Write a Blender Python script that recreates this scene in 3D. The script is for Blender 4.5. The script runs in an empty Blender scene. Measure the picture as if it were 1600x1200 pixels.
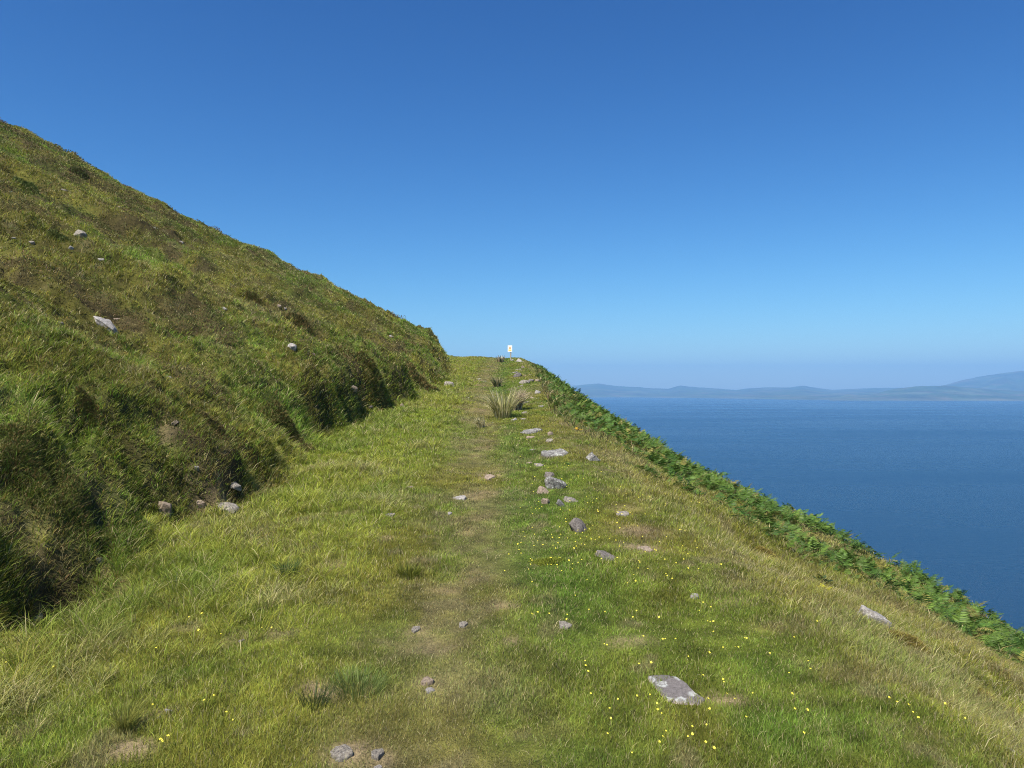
import bpy, bmesh, math, random, mathutils
import numpy as np

# ------------------------------------------------------------------ camera, sky, sun, exposure
scene = bpy.context.scene
EYE = 1.6
cam_d = bpy.data.cameras.new("camera")
cam = bpy.data.objects.new("camera", cam_d)
scene.collection.objects.link(cam)
cam_d.sensor_width = 36.0
cam_d.lens = 27.0
cam_d.clip_start = 0.1
cam_d.clip_end = 60000.0
cam.location = (0, 0, EYE)
cam.rotation_euler = (math.radians(90.38), 0, 0)
scene.camera = cam

SUN_EL, SUN_AZ = math.radians(58), math.radians(-146)     # azimuth measured from +Y towards +X
sun_dir = (math.sin(SUN_AZ)*math.cos(SUN_EL), math.cos(SUN_AZ)*math.cos(SUN_EL), math.sin(SUN_EL))
world = bpy.data.worlds.new("World")
scene.world = world
world.use_nodes = True
wn, wl = world.node_tree.nodes, world.node_tree.links
bg = wn['Background']
sky = wn.new('ShaderNodeTexSky')
sky.sky_type = 'NISHITA'
sky.sun_disc = False
sky.sun_elevation = SUN_EL
sky.sun_rotation = SUN_AZ
sky.altitude = 130
sky.air_density = 1.0
sky.dust_density = 0.3
sky.ozone_density = 3.0
sgam = wn.new('ShaderNodeGamma'); sgam.inputs[1].default_value = 1.18
smul = wn.new('ShaderNodeMixRGB'); smul.blend_type = 'MULTIPLY'; smul.inputs[0].default_value = 1.0
smul.inputs[2].default_value = (.285, .565, .86, 1)               # clear deep maritime blue
wl.new(sky.outputs[0], sgam.inputs[0]); wl.new(sgam.outputs[0], smul.inputs[1]); 
ssep = wn.new('ShaderNodeSeparateColor'); scmb = wn.new('ShaderNodeCombineColor'); wl.new(smul.outputs[0], ssep.inputs[0])
for ch, (a_, e_) in enumerate(((3.35, 1.63), (1.17, 1.28), (.80, 1.03))):   # deeper blue overhead, paler towards the horizon
    m0 = wn.new('ShaderNodeMath'); m0.operation = 'MULTIPLY'; m0.inputs[1].default_value = .1395
    m1 = wn.new('ShaderNodeMath'); m1.operation = 'POWER'; m1.inputs[1].default_value = e_
    m2 = wn.new('ShaderNodeMath'); m2.operation = 'MULTIPLY'; m2.inputs[1].default_value = a_/.1442
    wl.new(ssep.outputs[ch], m0.inputs[0]); wl.new(m0.outputs[0], m1.inputs[0]); wl.new(m1.outputs[0], m2.inputs[0]); wl.new(m2.outputs[0], scmb.inputs[ch])
wl.new(scmb.outputs[0], bg.inputs['Color'])
bg.inputs['Strength'].default_value = 0.08

sun_d = bpy.data.lights.new("sun", 'SUN')
sun_d.energy = 5.0
sun_d.angle = math.radians(0.53)
sun_d.color = (1.0, 0.945, 0.85)
sun = bpy.data.objects.new("sun", sun_d)
scene.collection.objects.link(sun)
import mathutils
sun.rotation_euler = mathutils.Vector(sun_dir).to_track_quat('Z', 'Y').to_euler()

scene.view_settings.view_transform = 'Standard'
scene.view_settings.look = 'None'
scene.view_settings.exposure = 0.85
scene.view_settings.gamma = 1.0
scene.view_settings.use_curve_mapping = False
scene.cycles.max_bounces = 5
scene.cycles.diffuse_bounces = 2
scene.cycles.glossy_bounces = 2
scene.cycles.transmission_bounces = 3
scene.cycles.volume_bounces = 0
scene.cycles.use_denoising = True
scene.cycles.filter_width = 1.0
scene.cycles.denoising_prefilter = 'NONE'

# ------------------------------------------------------------------ noise and terrain shape
rng = np.random.default_rng(7)
random.seed(7)
#TERRAIN-BEGIN
def _h(ix, iy, s):
    n = (ix.astype(np.int64)*374761393 + iy.astype(np.int64)*668265263 + s*1442695041) & 0xffffffff
    n = ((n ^ (n >> 13))*1274126177) & 0xffffffff
    n = ((n ^ (n >> 16))*2246822519) & 0xffffffff
    return ((n ^ (n >> 15)) & 0xffffff)/float(0xffffff)
def vn(x, y, s=0):                                   # value noise in -1..1
    x = np.asarray(x, float); y = np.asarray(y, float)
    ix = np.floor(x); iy = np.floor(y); fx = x-ix; fy = y-iy
    fx = fx*fx*fx*(fx*(fx*6-15)+10); fy = fy*fy*fy*(fy*(fy*6-15)+10)
    a = _h(ix, iy, s); b = _h(ix+1, iy, s); c = _h(ix, iy+1, s); d = _h(ix+1, iy+1, s)
    return ((a+(b-a)*fx)*(1-fy)+(c+(d-c)*fx)*fy)*2-1
def fbm(x, y, s=0, o=4, g=0.5):
    v = 0; a = 1; t = 0
    c, q = math.cos(0.6), math.sin(0.6)
    for k in range(o):
        v = v+a*vn(x, y, s+k*17); t += a; a *= g
        x, y = (c*x-q*y)*2.03+3.1, (q*x+c*y)*2.03+1.7
    return v/t
def sst(t):
    t = np.clip(t, 0, 1); return t*t*(3-2*t)
SLOPE = 0.072
FY = np.array([-30, 0, 4, 5, 6.2, 7.2, 8.8, 11, 14, 17, 24, 32, 37, 39, 44, 60, 200.])
FX = np.array([-2.7, -2.8, -2.85, -2.95, -2.85, -2.45, -2.5, -2.95, -3.0, -2.6, -2.25, -2.5, -3.0, -4.2, -10, -34, -260.])
BYy = np.array([-30, 3, 5, 7.5, 9, 11, 13, 17, 22, 28, 33, 37, 45, 200.])
BYv = np.array([.6, .62, .62, .6, .45, .55, .9, .85, .65, .7, .9, 1.15, .6, .5])
CY = np.array([-30, 3, 6, 9, 13, 20, 40, 48, 200.])
CX = np.array([1.7, 1.6, 1.3, 1.05, 1.0, .95, .55, .4, .0])
BRY = np.array([-30, 5, 8, 10.8, 12.5, 15, 19, 25, 33, 45, 200.])     # brow where the slope breaks to the sea
BRX = np.array([13., 11, 9.0, 7.2, 5.4, 4.1, 3.1, 2.4, 2.0, 1.2, .6])
PITS = [(-2.98, 4.85, .32, .38, .62), (-2.95, 6.7, .14, .22, .16), (-2.6, 8.1, .16, .3, .14),
        (-3.1, 12.6, .20, .7, .26), (-2.95, 14.6, .18, .6, .28), (-2.7, 16.6, .17, .5, .24)]
def zones(x, y):
    F = np.interp(y, FY, FX) + .22*vn(y*.9, y*0+3.3, 5) + .12*vn(y*2.7, y*0+1.3, 6)
    c = np.interp(y, CY, CX) + .10*vn(y*.7, y*0+9.1, 8)
    br = np.interp(y, BRY, BRX) + .25*vn(y*.5, y*0+4.1, 9)
    return F, c, br
def H(x, y, fine=True):
    F, c, br = zones(x, y)
    B = np.interp(y, BYy, BYv)*(1+.22*vn(y*.8, y*0+7.7, 11))
    d = F-x
    w = 1.05+.3*sst((9-y)/3)+.40*vn(y*.6, x*0+2.2, 12)
    w = np.maximum(w-.55*np.exp(-((y-15)/4.)**4), .38)
    hill = B*sst(d/w) + .50*np.maximum(d-.25, 0)
    far = sst((d-25)/60)
    hill = hill - far*.12*np.maximum(d-25, 0)
    e = x-c
    s1 = .46 + .10*sst((y-14)/10) + .03*fbm(x*.4, y*.4, 31, 2)
    k = .35
    soft = lambda t: np.where(t > 0, t*t/(t+k), 0)
    right = -s1*soft(e) - (1.05-s1)*soft(x-br-.2)
    led = -.06*np.exp(-((x-F-.5)/.5)**2) - .03*np.exp(-((x+.55)/.4)**2) + .05*np.exp(-((x-c+.3)/.35)**2)*sst((y-6)/4)
    z = SLOPE*y + hill + right + led
    z = z + .075*np.clip(-.6-x, 0, 5)*sst((y-34)/10) + .10*vn(x*.9, y*.3, 77)*sst((y-40)/6)
    # the spur: ground falls away past the crest of the track
    z = z - .30*np.where(y > 48.5, (y-48.5)**2/(y-48.5+4), 0)
    on_hill = sst((d-.05)/.5)
    on_right = sst((e-.1)/1.0)
    if fine:
        a = fbm(x*.33, y*.33, 41, 3)*.28 + fbm(x*1.3, y*1.3, 42, 3)*.15
        lump = np.abs(fbm(x*2.6, y*2.1, 43, 3))*.22+np.abs(fbm(x*6, y*5, 53, 2))*.07
        z = z + on_hill*(a*sst((d-.2)/2.0+.25) - lump*1.25 + .06)
        z = z + np.exp(-((d-.55)/.6)**2)*sst((d+.1)/.3)*(fbm(x*2.4, y*2.0, 49, 4)*.24+fbm(x*7, y*6, 50, 2)*.09)
        # terracettes along the hill
        z = z + on_hill*sst((d-1.5)/2)*.07*np.sin((d+fbm(x*.25, y*.12, 44, 2)*2.2)*4.2)*(.5+.5*vn(x*.3, y*.15, 45))
        z = z + (1-on_hill)*(fbm(x*1.1, y*1.1, 46, 3)*.035 + fbm(x*5, y*5, 47, 2)*.012)
        z = z + on_right*(fbm(x*.8, y*.8, 48, 3)*.12)
        for (px_, py_, sx_, sy_, dp) in PITS:
            z = z - dp*np.exp(-((x-px_)/sx_)**2-((y-py_)/sy_)**2)
        # bank end that overhangs the track at the corner
        z = z + .50*np.exp(-((x+3.95)/.6)**2-((y-36.5)/1.0)**2)
    return np.maximum(z, -139.0)
def DX(x, y):                                        # turf lip leaning out over the bank foot
    F, c, br = zones(x, y)
    t = np.clip((F-x)/.75, 0, 1)
    return .24*np.sin(np.pi*t)*t*(.6+.7*vn(y*1.6, y*0+.5, 51)) + 0*x
def graded(lo, hi, c0, c1, step, g):
    mid = list(np.arange(c0, c1+1e-6, step))
    a = []; s = step; v = c0
    while v > lo:
        s = s*g; v -= s; a.append(v)
    b = []; s = step; v = mid[-1]
    while v < hi:
        s = s*g; v += s; b.append(v)
    return np.array(a[::-1]+mid+b)
GX = graded(-170, 260, -4.6, 3.2, .035, 1.022)
GY = graded(-30, 190, 2.4, 9.0, .035, 1.013)
XX, YY = np.meshgrid(GX, GY)
ZZ = H(XX, YY)
def ground(x, y):                                    # height of the built mesh
    x = np.asarray(x, float); y = np.asarray(y, float)
    i = np.clip(np.searchsorted(GX, x)-1, 0, len(GX)-2); j = np.clip(np.searchsorted(GY, y)-1, 0, len(GY)-2)
    u = (x-GX[i])/(GX[i+1]-GX[i]); v = (y-GY[j])/(GY[j+1]-GY[j])
    u = np.clip(u, 0, 1); v = np.clip(v, 0, 1)
    return ((ZZ[j, i]*(1-u)+ZZ[j, i+1]*u)*(1-v) + (ZZ[j+1, i]*(1-u)+ZZ[j+1, i+1]*u)*v)
def normal(x, y, e=.12):
    zx = (ground(x+e, y)-ground(x-e, y))/(2*e); zy = (ground(x, y+e)-ground(x, y-e))/(2*e)
    n = np.stack([-zx, -zy, np.ones_like(zx)], -1)
    return n/np.linalg.norm(n, axis=-1, keepdims=True)
def pix(x, y, z):                                    # photograph coordinates (1600 x 1200) of a world point
    return 800+1200*x/y, 608-1200*(z-EYE)/y
YS = np.geomspace(2.2, 60, 2600)
def hit(px, py):                                     # world point where a line of sight first meets the ground
    x = (px-800)/1200*YS; zr = EYE+(608-py)/1200*YS
    g = ground(x, YS)
    k = np.nonzero(g >= zr)[0]
    if len(k) == 0: return None
    k = max(k[0], 1)
    t = (zr[k-1]-g[k-1])/((zr[k-1]-g[k-1])+(g[k]-zr[k])+1e-9)
    yy = YS[k-1]+t*(YS[k]-YS[k-1]); xx = (px-800)/1200*yy
    return xx, yy, float(ground(xx, yy))
#TERRAIN-END

# ------------------------------------------------------------------ helpers
col = scene.collection
def tag(o, label=None, cat=None, group=None, kind=None):
    if label: o["label"] = label
    if cat: o["category"] = cat
    if group: o["group"] = group
    if kind: o["kind"] = kind
    return o
def link(name, me, mat=None, parent=None):
    o = bpy.data.objects.new(name, me); col.objects.link(o)
    if mat: me.materials.append(mat)
    if parent: o.parent = parent
    return o
def mesh_np(name, co, faces, colors=None, smooth=False):
    """co (n,3); faces (m,3) or (m,4); colors (n,3)"""
    me = bpy.data.meshes.new(name)
    n, m, k = len(co), len(faces), faces.shape[1]
    me.vertices.add(n); me.vertices.foreach_set('co', np.ascontiguousarray(co, np.float32).ravel())
    me.loops.add(m*k); me.loops.foreach_set('vertex_index', np.ascontiguousarray(faces, np.int32).ravel())
    me.polygons.add(m); me.polygons.foreach_set('loop_start', np.arange(m, dtype=np.int32)*k)
    me.polygons.foreach_set('use_smooth', np.full(m, smooth, bool))
    if colors is not None:
        at = me.attributes.new('Col', 'FLOAT_COLOR', 'POINT')
        c = np.ones((n, 4), np.float32); c[:, :3] = colors
        at.data.foreach_set('color', c.ravel())
    me.update(calc_edges=True)
    return me
class N:                                             # small node-tree builder
    def __init__(s, name):
        s.m = bpy.data.materials.new(name); s.m.use_nodes = True
        s.t = s.m.node_tree; s.t.nodes.clear(); s.out = s.t.nodes.new('ShaderNodeOutputMaterial')
    def n(s, kind, **kw):
        d = s.t.nodes.new('ShaderNode'+kind)
        for k, v in kw.items(): setattr(d, k, v)
        return d
    def l(s, a, b): s.t.links.new(a, b)
    def ramp(s, fac, pts):
        r = s.n('ValToRGB'); s.l(fac, r.inputs[0]); e = r.color_ramp.elements
        while len(e) < len(pts): e.new(.5)
        for q, (p, c) in zip(e, pts):
            q.position = p; q.color = (*c, 1) if len(c) == 3 else c
        return r.outputs[0]
    def noise(s, scale, detail=4, vec=None, rough=.55):
        q = s.n('TexNoise'); q.inputs['Scale'].default_value = scale; q.inputs['Detail'].default_value = detail
        q.inputs['Roughness'].default_value = rough
        if vec is not None: s.l(vec, q.inputs['Vector'])
        return q.outputs['Fac']
    def mix(s, f, a, b, mode='MIX'):
        q = s.n('MixRGB', blend_type=mode)
        for i, v in zip(range(3), (f, a, b)):
            if hasattr(v, 'is_linked') or hasattr(v, 'links'): s.l(v, q.inputs[i])
            else: q.inputs[i].default_value = v if i == 0 else (*v, 1)
        return q.outputs[0]
    def bump(s, h, strength, dist):
        q = s.n('Bump'); q.inputs['Strength'].default_value = strength; q.inputs['Distance'].default_value = dist
        s.l(h, q.inputs['Height']); return q.outputs[0]
    def bsdf(s, color=None, rough=.8, normal=None, spec=.3):
        q = s.n('BsdfPrincipled'); q.inputs['Roughness'].default_value = rough
        q.inputs['Specular IOR Level'].default_value = spec
        if color is not None:
            if hasattr(color, 'links'): s.l(color, q.inputs['Base Color'])
            else: q.inputs['Base Color'].default_value = (*color, 1)
        if normal is not None: s.l(normal, q.inputs['Normal'])
        s.l(q.outputs[0], s.out.inputs[0]); return q

def plain(name, c, rough=.7, var=.15, scale=20, spec=.3):
    k = N(name); g = k.n('NewGeometry')
    f = k.noise(scale, 4, g.outputs['Position'])
    cc = k.ramp(f, [(.3, tuple(v*(1-var) for v in c)), (.7, tuple(min(1, v*(1+var)) for v in c))])
    k.bsdf(cc, rough, k.bump(f, .3, .01), spec); return k.m
def leafmat(name, transl=.3, rough=.55, spec=.35):
    k = N(name); a = k.n('Attribute', attribute_name='Col')
    p = k.bsdf(a.outputs['Color'], rough, None, spec)
    t = k.n('BsdfTranslucent'); k.l(a.outputs['Color'], t.inputs[0])
    m = k.n('MixShader'); m.inputs[0].default_value = transl
    k.l(p.outputs[0], m.inputs[1]); k.l(t.outputs[0], m.inputs[2]); k.l(m.outputs[0], k.out.inputs[0])
    return k.m
def groundmat(name):
    k = N(name); g = k.n('NewGeometry'); P = g.outputs['Position']
    a = k.n('Attribute', attribute_name='Col')
    f1 = k.noise(9, 5, P, .65); f2 = k.noise(70, 4, P, .7)
    v = k.ramp(f1, [(.3, (.62, .62, .62)), (.7, (1.25, 1.2, 1.1))])
    c = k.mix(1.0, a.outputs['Color'], v, 'MULTIPLY')
    v2 = k.ramp(f2, [(.3, (.6, .6, .6)), (.72, (1.3, 1.3, 1.25))])
    c = k.mix(1.0, c, v2, 'MULTIPLY')
    hh = k.mix(.5, f1, f2)
    k.bsdf(c, .95, k.bump(hh, .9, .05), .1); return k.m
M_ground = groundmat('turf_soil')
M_path = groundmat('worn_soil')
M_grass = leafmat('grass_blade', .38, .6, .15)
M_heather = leafmat('heather_leaf', .15, .8, .1)
M_fern = leafmat('bracken_leaf', .3, .55, .25)

# ------------------------------------------------------------------ colour of the cover by place
C = dict(green=(.200, .255, .042), rich=(.145, .245, .038), olive=(.250, .250, .046), yellow=(.320, .345, .055), straw=(.52, .45, .23),
         hill=(.225, .225, .042), hillg=(.155, .225, .034), brown=(.195, .142, .070), heath=(.140, .104, .048), heathg=(.090, .110, .028),
         dry=(.29, .27, .10), dirt=(.32, .25, .16), soil=(.070, .056, .032))
C = {k: np.array(v) for k, v in C.items()}
def lerp(a, b, t):
    t = np.asarray(t)[..., None]; return a*(1-t)+b*t
PATHP = [(690, 1200), (700, 1060), (722, 900), (750, 770), (752, 690), (742, 640), (752, 600), (768, 572)]
_ph = [hit(*p) for p in PATHP]
PYs = np.array([p[1] for p in _ph]); PXs = np.array([p[0] for p in _ph])
PYs, PXs = np.append(0, PYs), np.append(PXs[0], PXs)
def path_w(x, y):                                    # 1 on the worn centre of the track
    cx = np.interp(y, PYs, PXs)
    w = .38+.14*vn(y*.8, y*0+2.5, 61)
    return np.exp(-((x-cx)/w)**2)*np.clip(.62+1.1*fbm(x*1.8, y*1.3, 62, 4), .0, 1)
def spots(lst):
    out = []
    for px, py, rx, ry, s in lst:
        h_ = hit(px, py)
        if h_: out.append((h_[0], h_[1], rx/1200*h_[1], max(ry/1200*h_[1]/max((EYE-h_[2])/h_[1]+.12, .12), rx/1200*h_[1]*.3), s))
    return out
def spotw(x, y, S):
    w = 0*x
    for cx, cy, rx, ry, s in S:
        w = np.maximum(w, s*np.exp(-(((x-cx)/rx)**2+((y-cy)/ry)**2)**1.5))
    return w*np.clip(.75+1.0*fbm(x*4, y*4, 63, 4), 0, 1.1)
DIRT = spots([(765, 742, 20, 9, 1), (650, 985, 30, 12, .9), (668, 1070, 26, 16, 1), (540, 1175, 40, 24, .9), (595, 1190, 22, 22, .9),
              (1130, 1090, 45, 12, 1), (520, 880, 40, 18, .45), (1005, 857, 40, 12, .9), (440, 985, 25, 8, .7), (500, 1078, 38, 16, .9),
              (690, 1010, 40, 22, .4), (700, 870, 30, 20, .5), (985, 1000, 40, 12, .5), (210, 1168, 40, 18, .8), (255, 1110, 30, 14, .7),
              (70, 945, 40, 16, .9), (380, 995, 26, 12, .7), (1000, 830, 50, 12, .5), (890, 880, 26, 10, .5), (790, 945, 20, 8, .6),
              (340, 775, 40, 9, 1), (240, 815, 26, 8, .9), (288, 735, 10, 9, .8), (300, 800, 26, 8, .8), (330, 700, 10, 6, .6), (265, 650, 16, 10, .7), (150, 765, 30, 10, .5), (60, 960, 40, 12, .8), (60, 870, 60, 14, .9), (150, 905, 30, 8, .7), (110, 800, 16, 6, .6), (545, 608, 14, 6, .6), (620, 620, 14, 8, .5), (800, 1000, 14, 7, .5), (600, 840, 20, 6, .5),
              (1150, 940, 40, 10, .5), (880, 660, 26, 8, .5), (975, 795, 26, 8, .5), (905, 700, 20, 6, .4)])
RICH = spots([(850, 900, 50, 70, .8), (1250, 1150, 130, 60, 1), (800, 1120, 50, 80, .7), (1200, 1040, 60, 25, .8), (800, 760, 20, 60, .8),
              (795, 680, 18, 25, .9), (560, 1060, 60, 20, .8), (400, 930, 50, 40, .5), (80, 1160, 60, 40, .6), (300, 1050, 60, 16, .6),
              (900, 1180, 90, 30, .6), (390, 640, 60, 14, 1), (115, 660, 60, 14, 1), (560, 540, 40, 10, .8), (330, 590, 50, 10, .7), (220, 690, 50, 12, .8), (440, 790, 50, 20, .6)])
TAN = spots([(1010, 830, 45, 22, .9), (1130, 910, 60, 22, .7), (1240, 980, 60, 20, .9), (1330, 1050, 60, 22, .8), (1420, 1150, 50, 30, .8),
             (890, 690, 60, 30, .6), (960, 740, 50, 20, .6), (1300, 1150, 30, 30, .3), (900, 640, 30, 20, .6), (850, 610, 20, 12, .8)])
LUSH = spots([(570, 690, 110, 60, 1), (640, 655, 60, 25, 1), (480, 780, 70, 40, .7), (340, 880, 70, 40, .5)])
def cover(x, y):
    """weights and colour of what grows at a place"""
    F, c, br = zones(x, y)
    d = F-x; e = x-c
    onhill = sst((d+.05)/.4); onr = sst((e+.1)/.5)
    led = (1-onhill)*(1-onr)
    n1 = fbm(x*.9, y*.7, 71, 4); n2 = fbm(x*2.6, y*2.2, 72, 3); n3 = fbm(x*.25, y*.18, 73, 3)
    # ledge
    cl = lerp(C['olive'], C['green'], sst(.5+1.6*n1+.4*n2))
    left = sst((np.interp(y, PYs, PXs)-.25-x)/.7)
    cl = lerp(cl, C['yellow'], left*(.45+.5*n2))
    stripR = np.exp(-((x-np.interp(y, PYs, PXs)-.62)/.32)**2)
    cl = lerp(cl, C['rich'], np.clip(stripR*(.55+.5*n1), 0, 1))
    pw = np.clip(path_w(x, y), 0, 1)
    cl = lerp(cl, C['straw']*.62, pw*.6)
    cl = lerp(cl, C['straw']*.6, sst(-.55+2.4*fbm(x*2.2+5, y*1.7, 82, 4))*.4)
    cl = lerp(cl, C['brown']*1.6, np.clip(pw*(n2+.05)*1.2, 0, .5))
    # right slope
    cr = lerp(C['dry'], C['olive'], sst(.72+1.5*n1))
    cr = lerp(cr, C['brown']*1.3, sst(-.35+2.2*n2+.8*n3)*.45)
    cr = lerp(cr, C['green'], sst(-.25+2.0*fbm(x*.7, y*.7, 74, 3))*.6)
    # hill
    ch = lerp(C['hill'], C['hillg'], sst(.3+1.8*n1+n3))
    ch = lerp(ch, C['dry']*.95, sst(-.35+2.2*fbm(x*1.1, y*.6, 76, 3))*.55)
    hm = sst(-.30+2.1*fbm(x*.75, y*.55, 75, 4)+1.3*n2+.18*sst((2.2-d)/1.5)+.22*sst((d-7)/8))          # heather share on the hill
    hm = hm*onhill
    st = fbm(x*1.5+y*.35, y*.55, 78, 3)                                # streaks of paler and darker grass along the contours
    ch = ch*(1+.45*st)[..., None]
    ch = lerp(ch, C['brown'], hm*.55)
    co_ = cl*led[..., None]+cr*((1-onhill)*onr)[..., None]+ch*onhill[..., None]
    rich = np.clip(spotw(x, y, RICH), 0, 1); co_ = lerp(co_, C['rich']*1.1, rich*.75)
    tan = np.clip(spotw(x, y, TAN), 0, 1)*(1-onhill); co_ = lerp(co_, lerp(C['dry']*.8, C['brown']*1.4, sst(.5+2*n2)), tan*.75)
    tuftn = fbm(x*8, y*7, 79, 3)*(1+.4*onhill)
    co_ = co_*(1+.55*tuftn)[..., None]
    co_ = lerp(co_, C['straw']*.6, sst(-.9+3.2*fbm(x*4.5, y*3.5, 80, 3))*.6*(1-rich))
    lush = np.clip(spotw(x, y, LUSH), 0, 1)*(1-onhill); co_ = lerp(co_, np.array([.27, .36, .035]), lush*.75)
    dirt = np.clip(spotw(x, y, DIRT), 0, 1)
    bare = np.clip(dirt*1.1+.40*pw*sst(2.4*n2-.2), 0, 1)
    ditch = np.exp(-((d+.55)/.5)**2)*(1-onhill)                                       # long grass along the bank foot
    ditch = np.maximum(ditch, (1-onhill)*sst((-.5-.25-x)/.5)*sst((11-abs(y-12.5))/4)*.8)
    ditch = np.maximum(ditch, lush)
    return dict(F=F, d=d, e=e, br=br, hill=onhill, right=onr*(1-onhill), led=led, col=co_, heath=hm, bare=bare, path=pw, long=ditch, tan=tan, rich=rich)

# ------------------------------------------------------------------ the ground sheets (one grid cut into its regions)
DXX = DX(XX, YY)
K = cover(XX, YY)
gcol = K['col']*.52
gcol = lerp(gcol, C['soil'], K['hill']*.3)
gcol = lerp(gcol, C['dirt'], np.clip(K['bare']*1.0, 0, 1)*(1-K['hill']*.5))
gcol = lerp(gcol, C['soil']*.8, sst((ZZ*0+K['heath']-.3)/.5)*.35)
steep = np.hypot(np.gradient(ZZ, axis=0)/np.gradient(YY, axis=0), np.gradient(ZZ, axis=1)/np.gradient(XX, axis=1))
gcol = lerp(gcol, C['soil'], sst((steep-1.6)/1.2)*.6)
CO = np.stack([XX+DXX, YY, ZZ], -1).reshape(-1, 3)
ny, nx = XX.shape
idx = np.arange(ny*nx).reshape(ny, nx)
quads = np.stack([idx[:-1, :-1], idx[:-1, 1:], idx[1:, 1:], idx[1:, :-1]], -1).reshape(-1, 4)
reg = np.where(K['d'] > 0, 1, np.where(K['e'] > .15, 2, 0))
cxp = np.interp(YY, PYs, PXs)
reg = np.where((reg == 0) & (abs(XX-cxp) < .42+.14*fbm(XX*2, YY*2, 64, 3)) & (YY < 48.5) & (YY > -4), 3, reg)
rq = reg[:-1, :-1].reshape(-1)
GC = gcol.reshape(-1, 3)
for r_, nm, m_ in ((0, 'ground', M_ground), (1, 'hillside', M_ground), (2, 'coastal_slope', M_ground), (3, 'path', M_path)):
    f = quads[rq == r_]; u, inv = np.unique(f, return_inverse=True)
    o = link(nm, mesh_np(nm, CO[u], inv.reshape(-1, 4), GC[u], True), m_)
    tag(o, kind='structure', label={'ground': 'grassy ledge of short turf carrying the track round the hill',
        'hillside': 'steep grass and heather hillside rising on the left', 'coastal_slope': 'dry grassy slope falling away to the sea on the right',
        'path': 'worn grassy track up the middle of the ledge'}[nm], cat={'ground': 'ground', 'hillside': 'hillside', 'coastal_slope': 'slope', 'path': 'path'}[nm])

# ------------------------------------------------------------------ sea
k = N('sea_water'); g = k.n('NewGeometry'); P = g.outputs['Position']
mp = k.n('Mapping'); k.l(P, mp.inputs[0]); mp.inputs['Scale'].default_value = (1, 1.6, 1); mp.inputs['Rotation'].default_value = (0, 0, .5)
w1 = k.noise(.12, 5, mp.outputs[0], .6); w2 = k.noise(.6, 4, mp.outputs[0], .6)
mp2 = k.n('Mapping'); k.l(P, mp2.inputs[0]); mp2.inputs['Scale'].default_value = (.35, 1.5, 1)
big = k.noise(.0016, 5, mp2.outputs[0], .55)
cc = k.ramp(big, [(.35, (.0014, .028, .075)), (.65, (.0018, .033, .085))])
hh = k.mix(.35, w1, w2)
b = k.bsdf(cc, .22, k.bump(hh, 1.0, 4.0), .5); b.inputs['IOR'].default_value = 1.33
rr = k.n('MapRange'); k.l(big, rr.inputs[0]); rr.inputs[1].default_value = .35; rr.inputs[2].default_value = .65
rr.inputs[3].default_value = .22; rr.inputs[4].default_value = .32; k.l(rr.outputs[0], b.inputs['Roughness'])
sx = np.array([-9000, 13000.]); sy = np.array([-3000, 19500.])
me = mesh_np('water', np.array([[sx[0], sy[0], -130], [sx[1], sy[0], -130], [sx[1], sy[1], -130], [sx[0], sy[1], -130.]]), np.array([[0, 1, 2, 3]]))
tag(link('water', me, k.m), 'calm deep blue sea filling the bay', 'sea', kind='structure')

# ------------------------------------------------------------------ far land across the bay
k = N('far_land'); g = k.n('NewGeometry'); P = g.outputs['Position']
mp = k.n('Mapping'); k.l(P, mp.inputs[0]); mp.inputs['Scale'].default_value = (1, .5, 1)
v = k.n('TexVoronoi'); v.inputs['Scale'].default_value = .0045; k.l(mp.outputs[0], v.inputs['Vector'])
f = k.noise(.002, 6, P, .6)
c1 = k.ramp(f, [(.36, (.028, .042, .018)), (.5, (.06, .08, .03)), (.64, (.13, .125, .07))])
c2 = k.mix(.35, c1, k.mix(1., c1, v.outputs['Color'], 'MULTIPLY'))
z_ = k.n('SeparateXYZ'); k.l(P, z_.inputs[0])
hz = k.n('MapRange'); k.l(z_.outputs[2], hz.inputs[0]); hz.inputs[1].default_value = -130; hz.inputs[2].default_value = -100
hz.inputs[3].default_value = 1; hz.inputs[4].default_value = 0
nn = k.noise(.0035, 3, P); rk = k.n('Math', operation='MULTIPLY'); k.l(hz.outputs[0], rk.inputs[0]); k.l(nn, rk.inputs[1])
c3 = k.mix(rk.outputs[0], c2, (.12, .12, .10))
k.bsdf(c3, .95, None, .1); M_far = k.m
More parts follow.
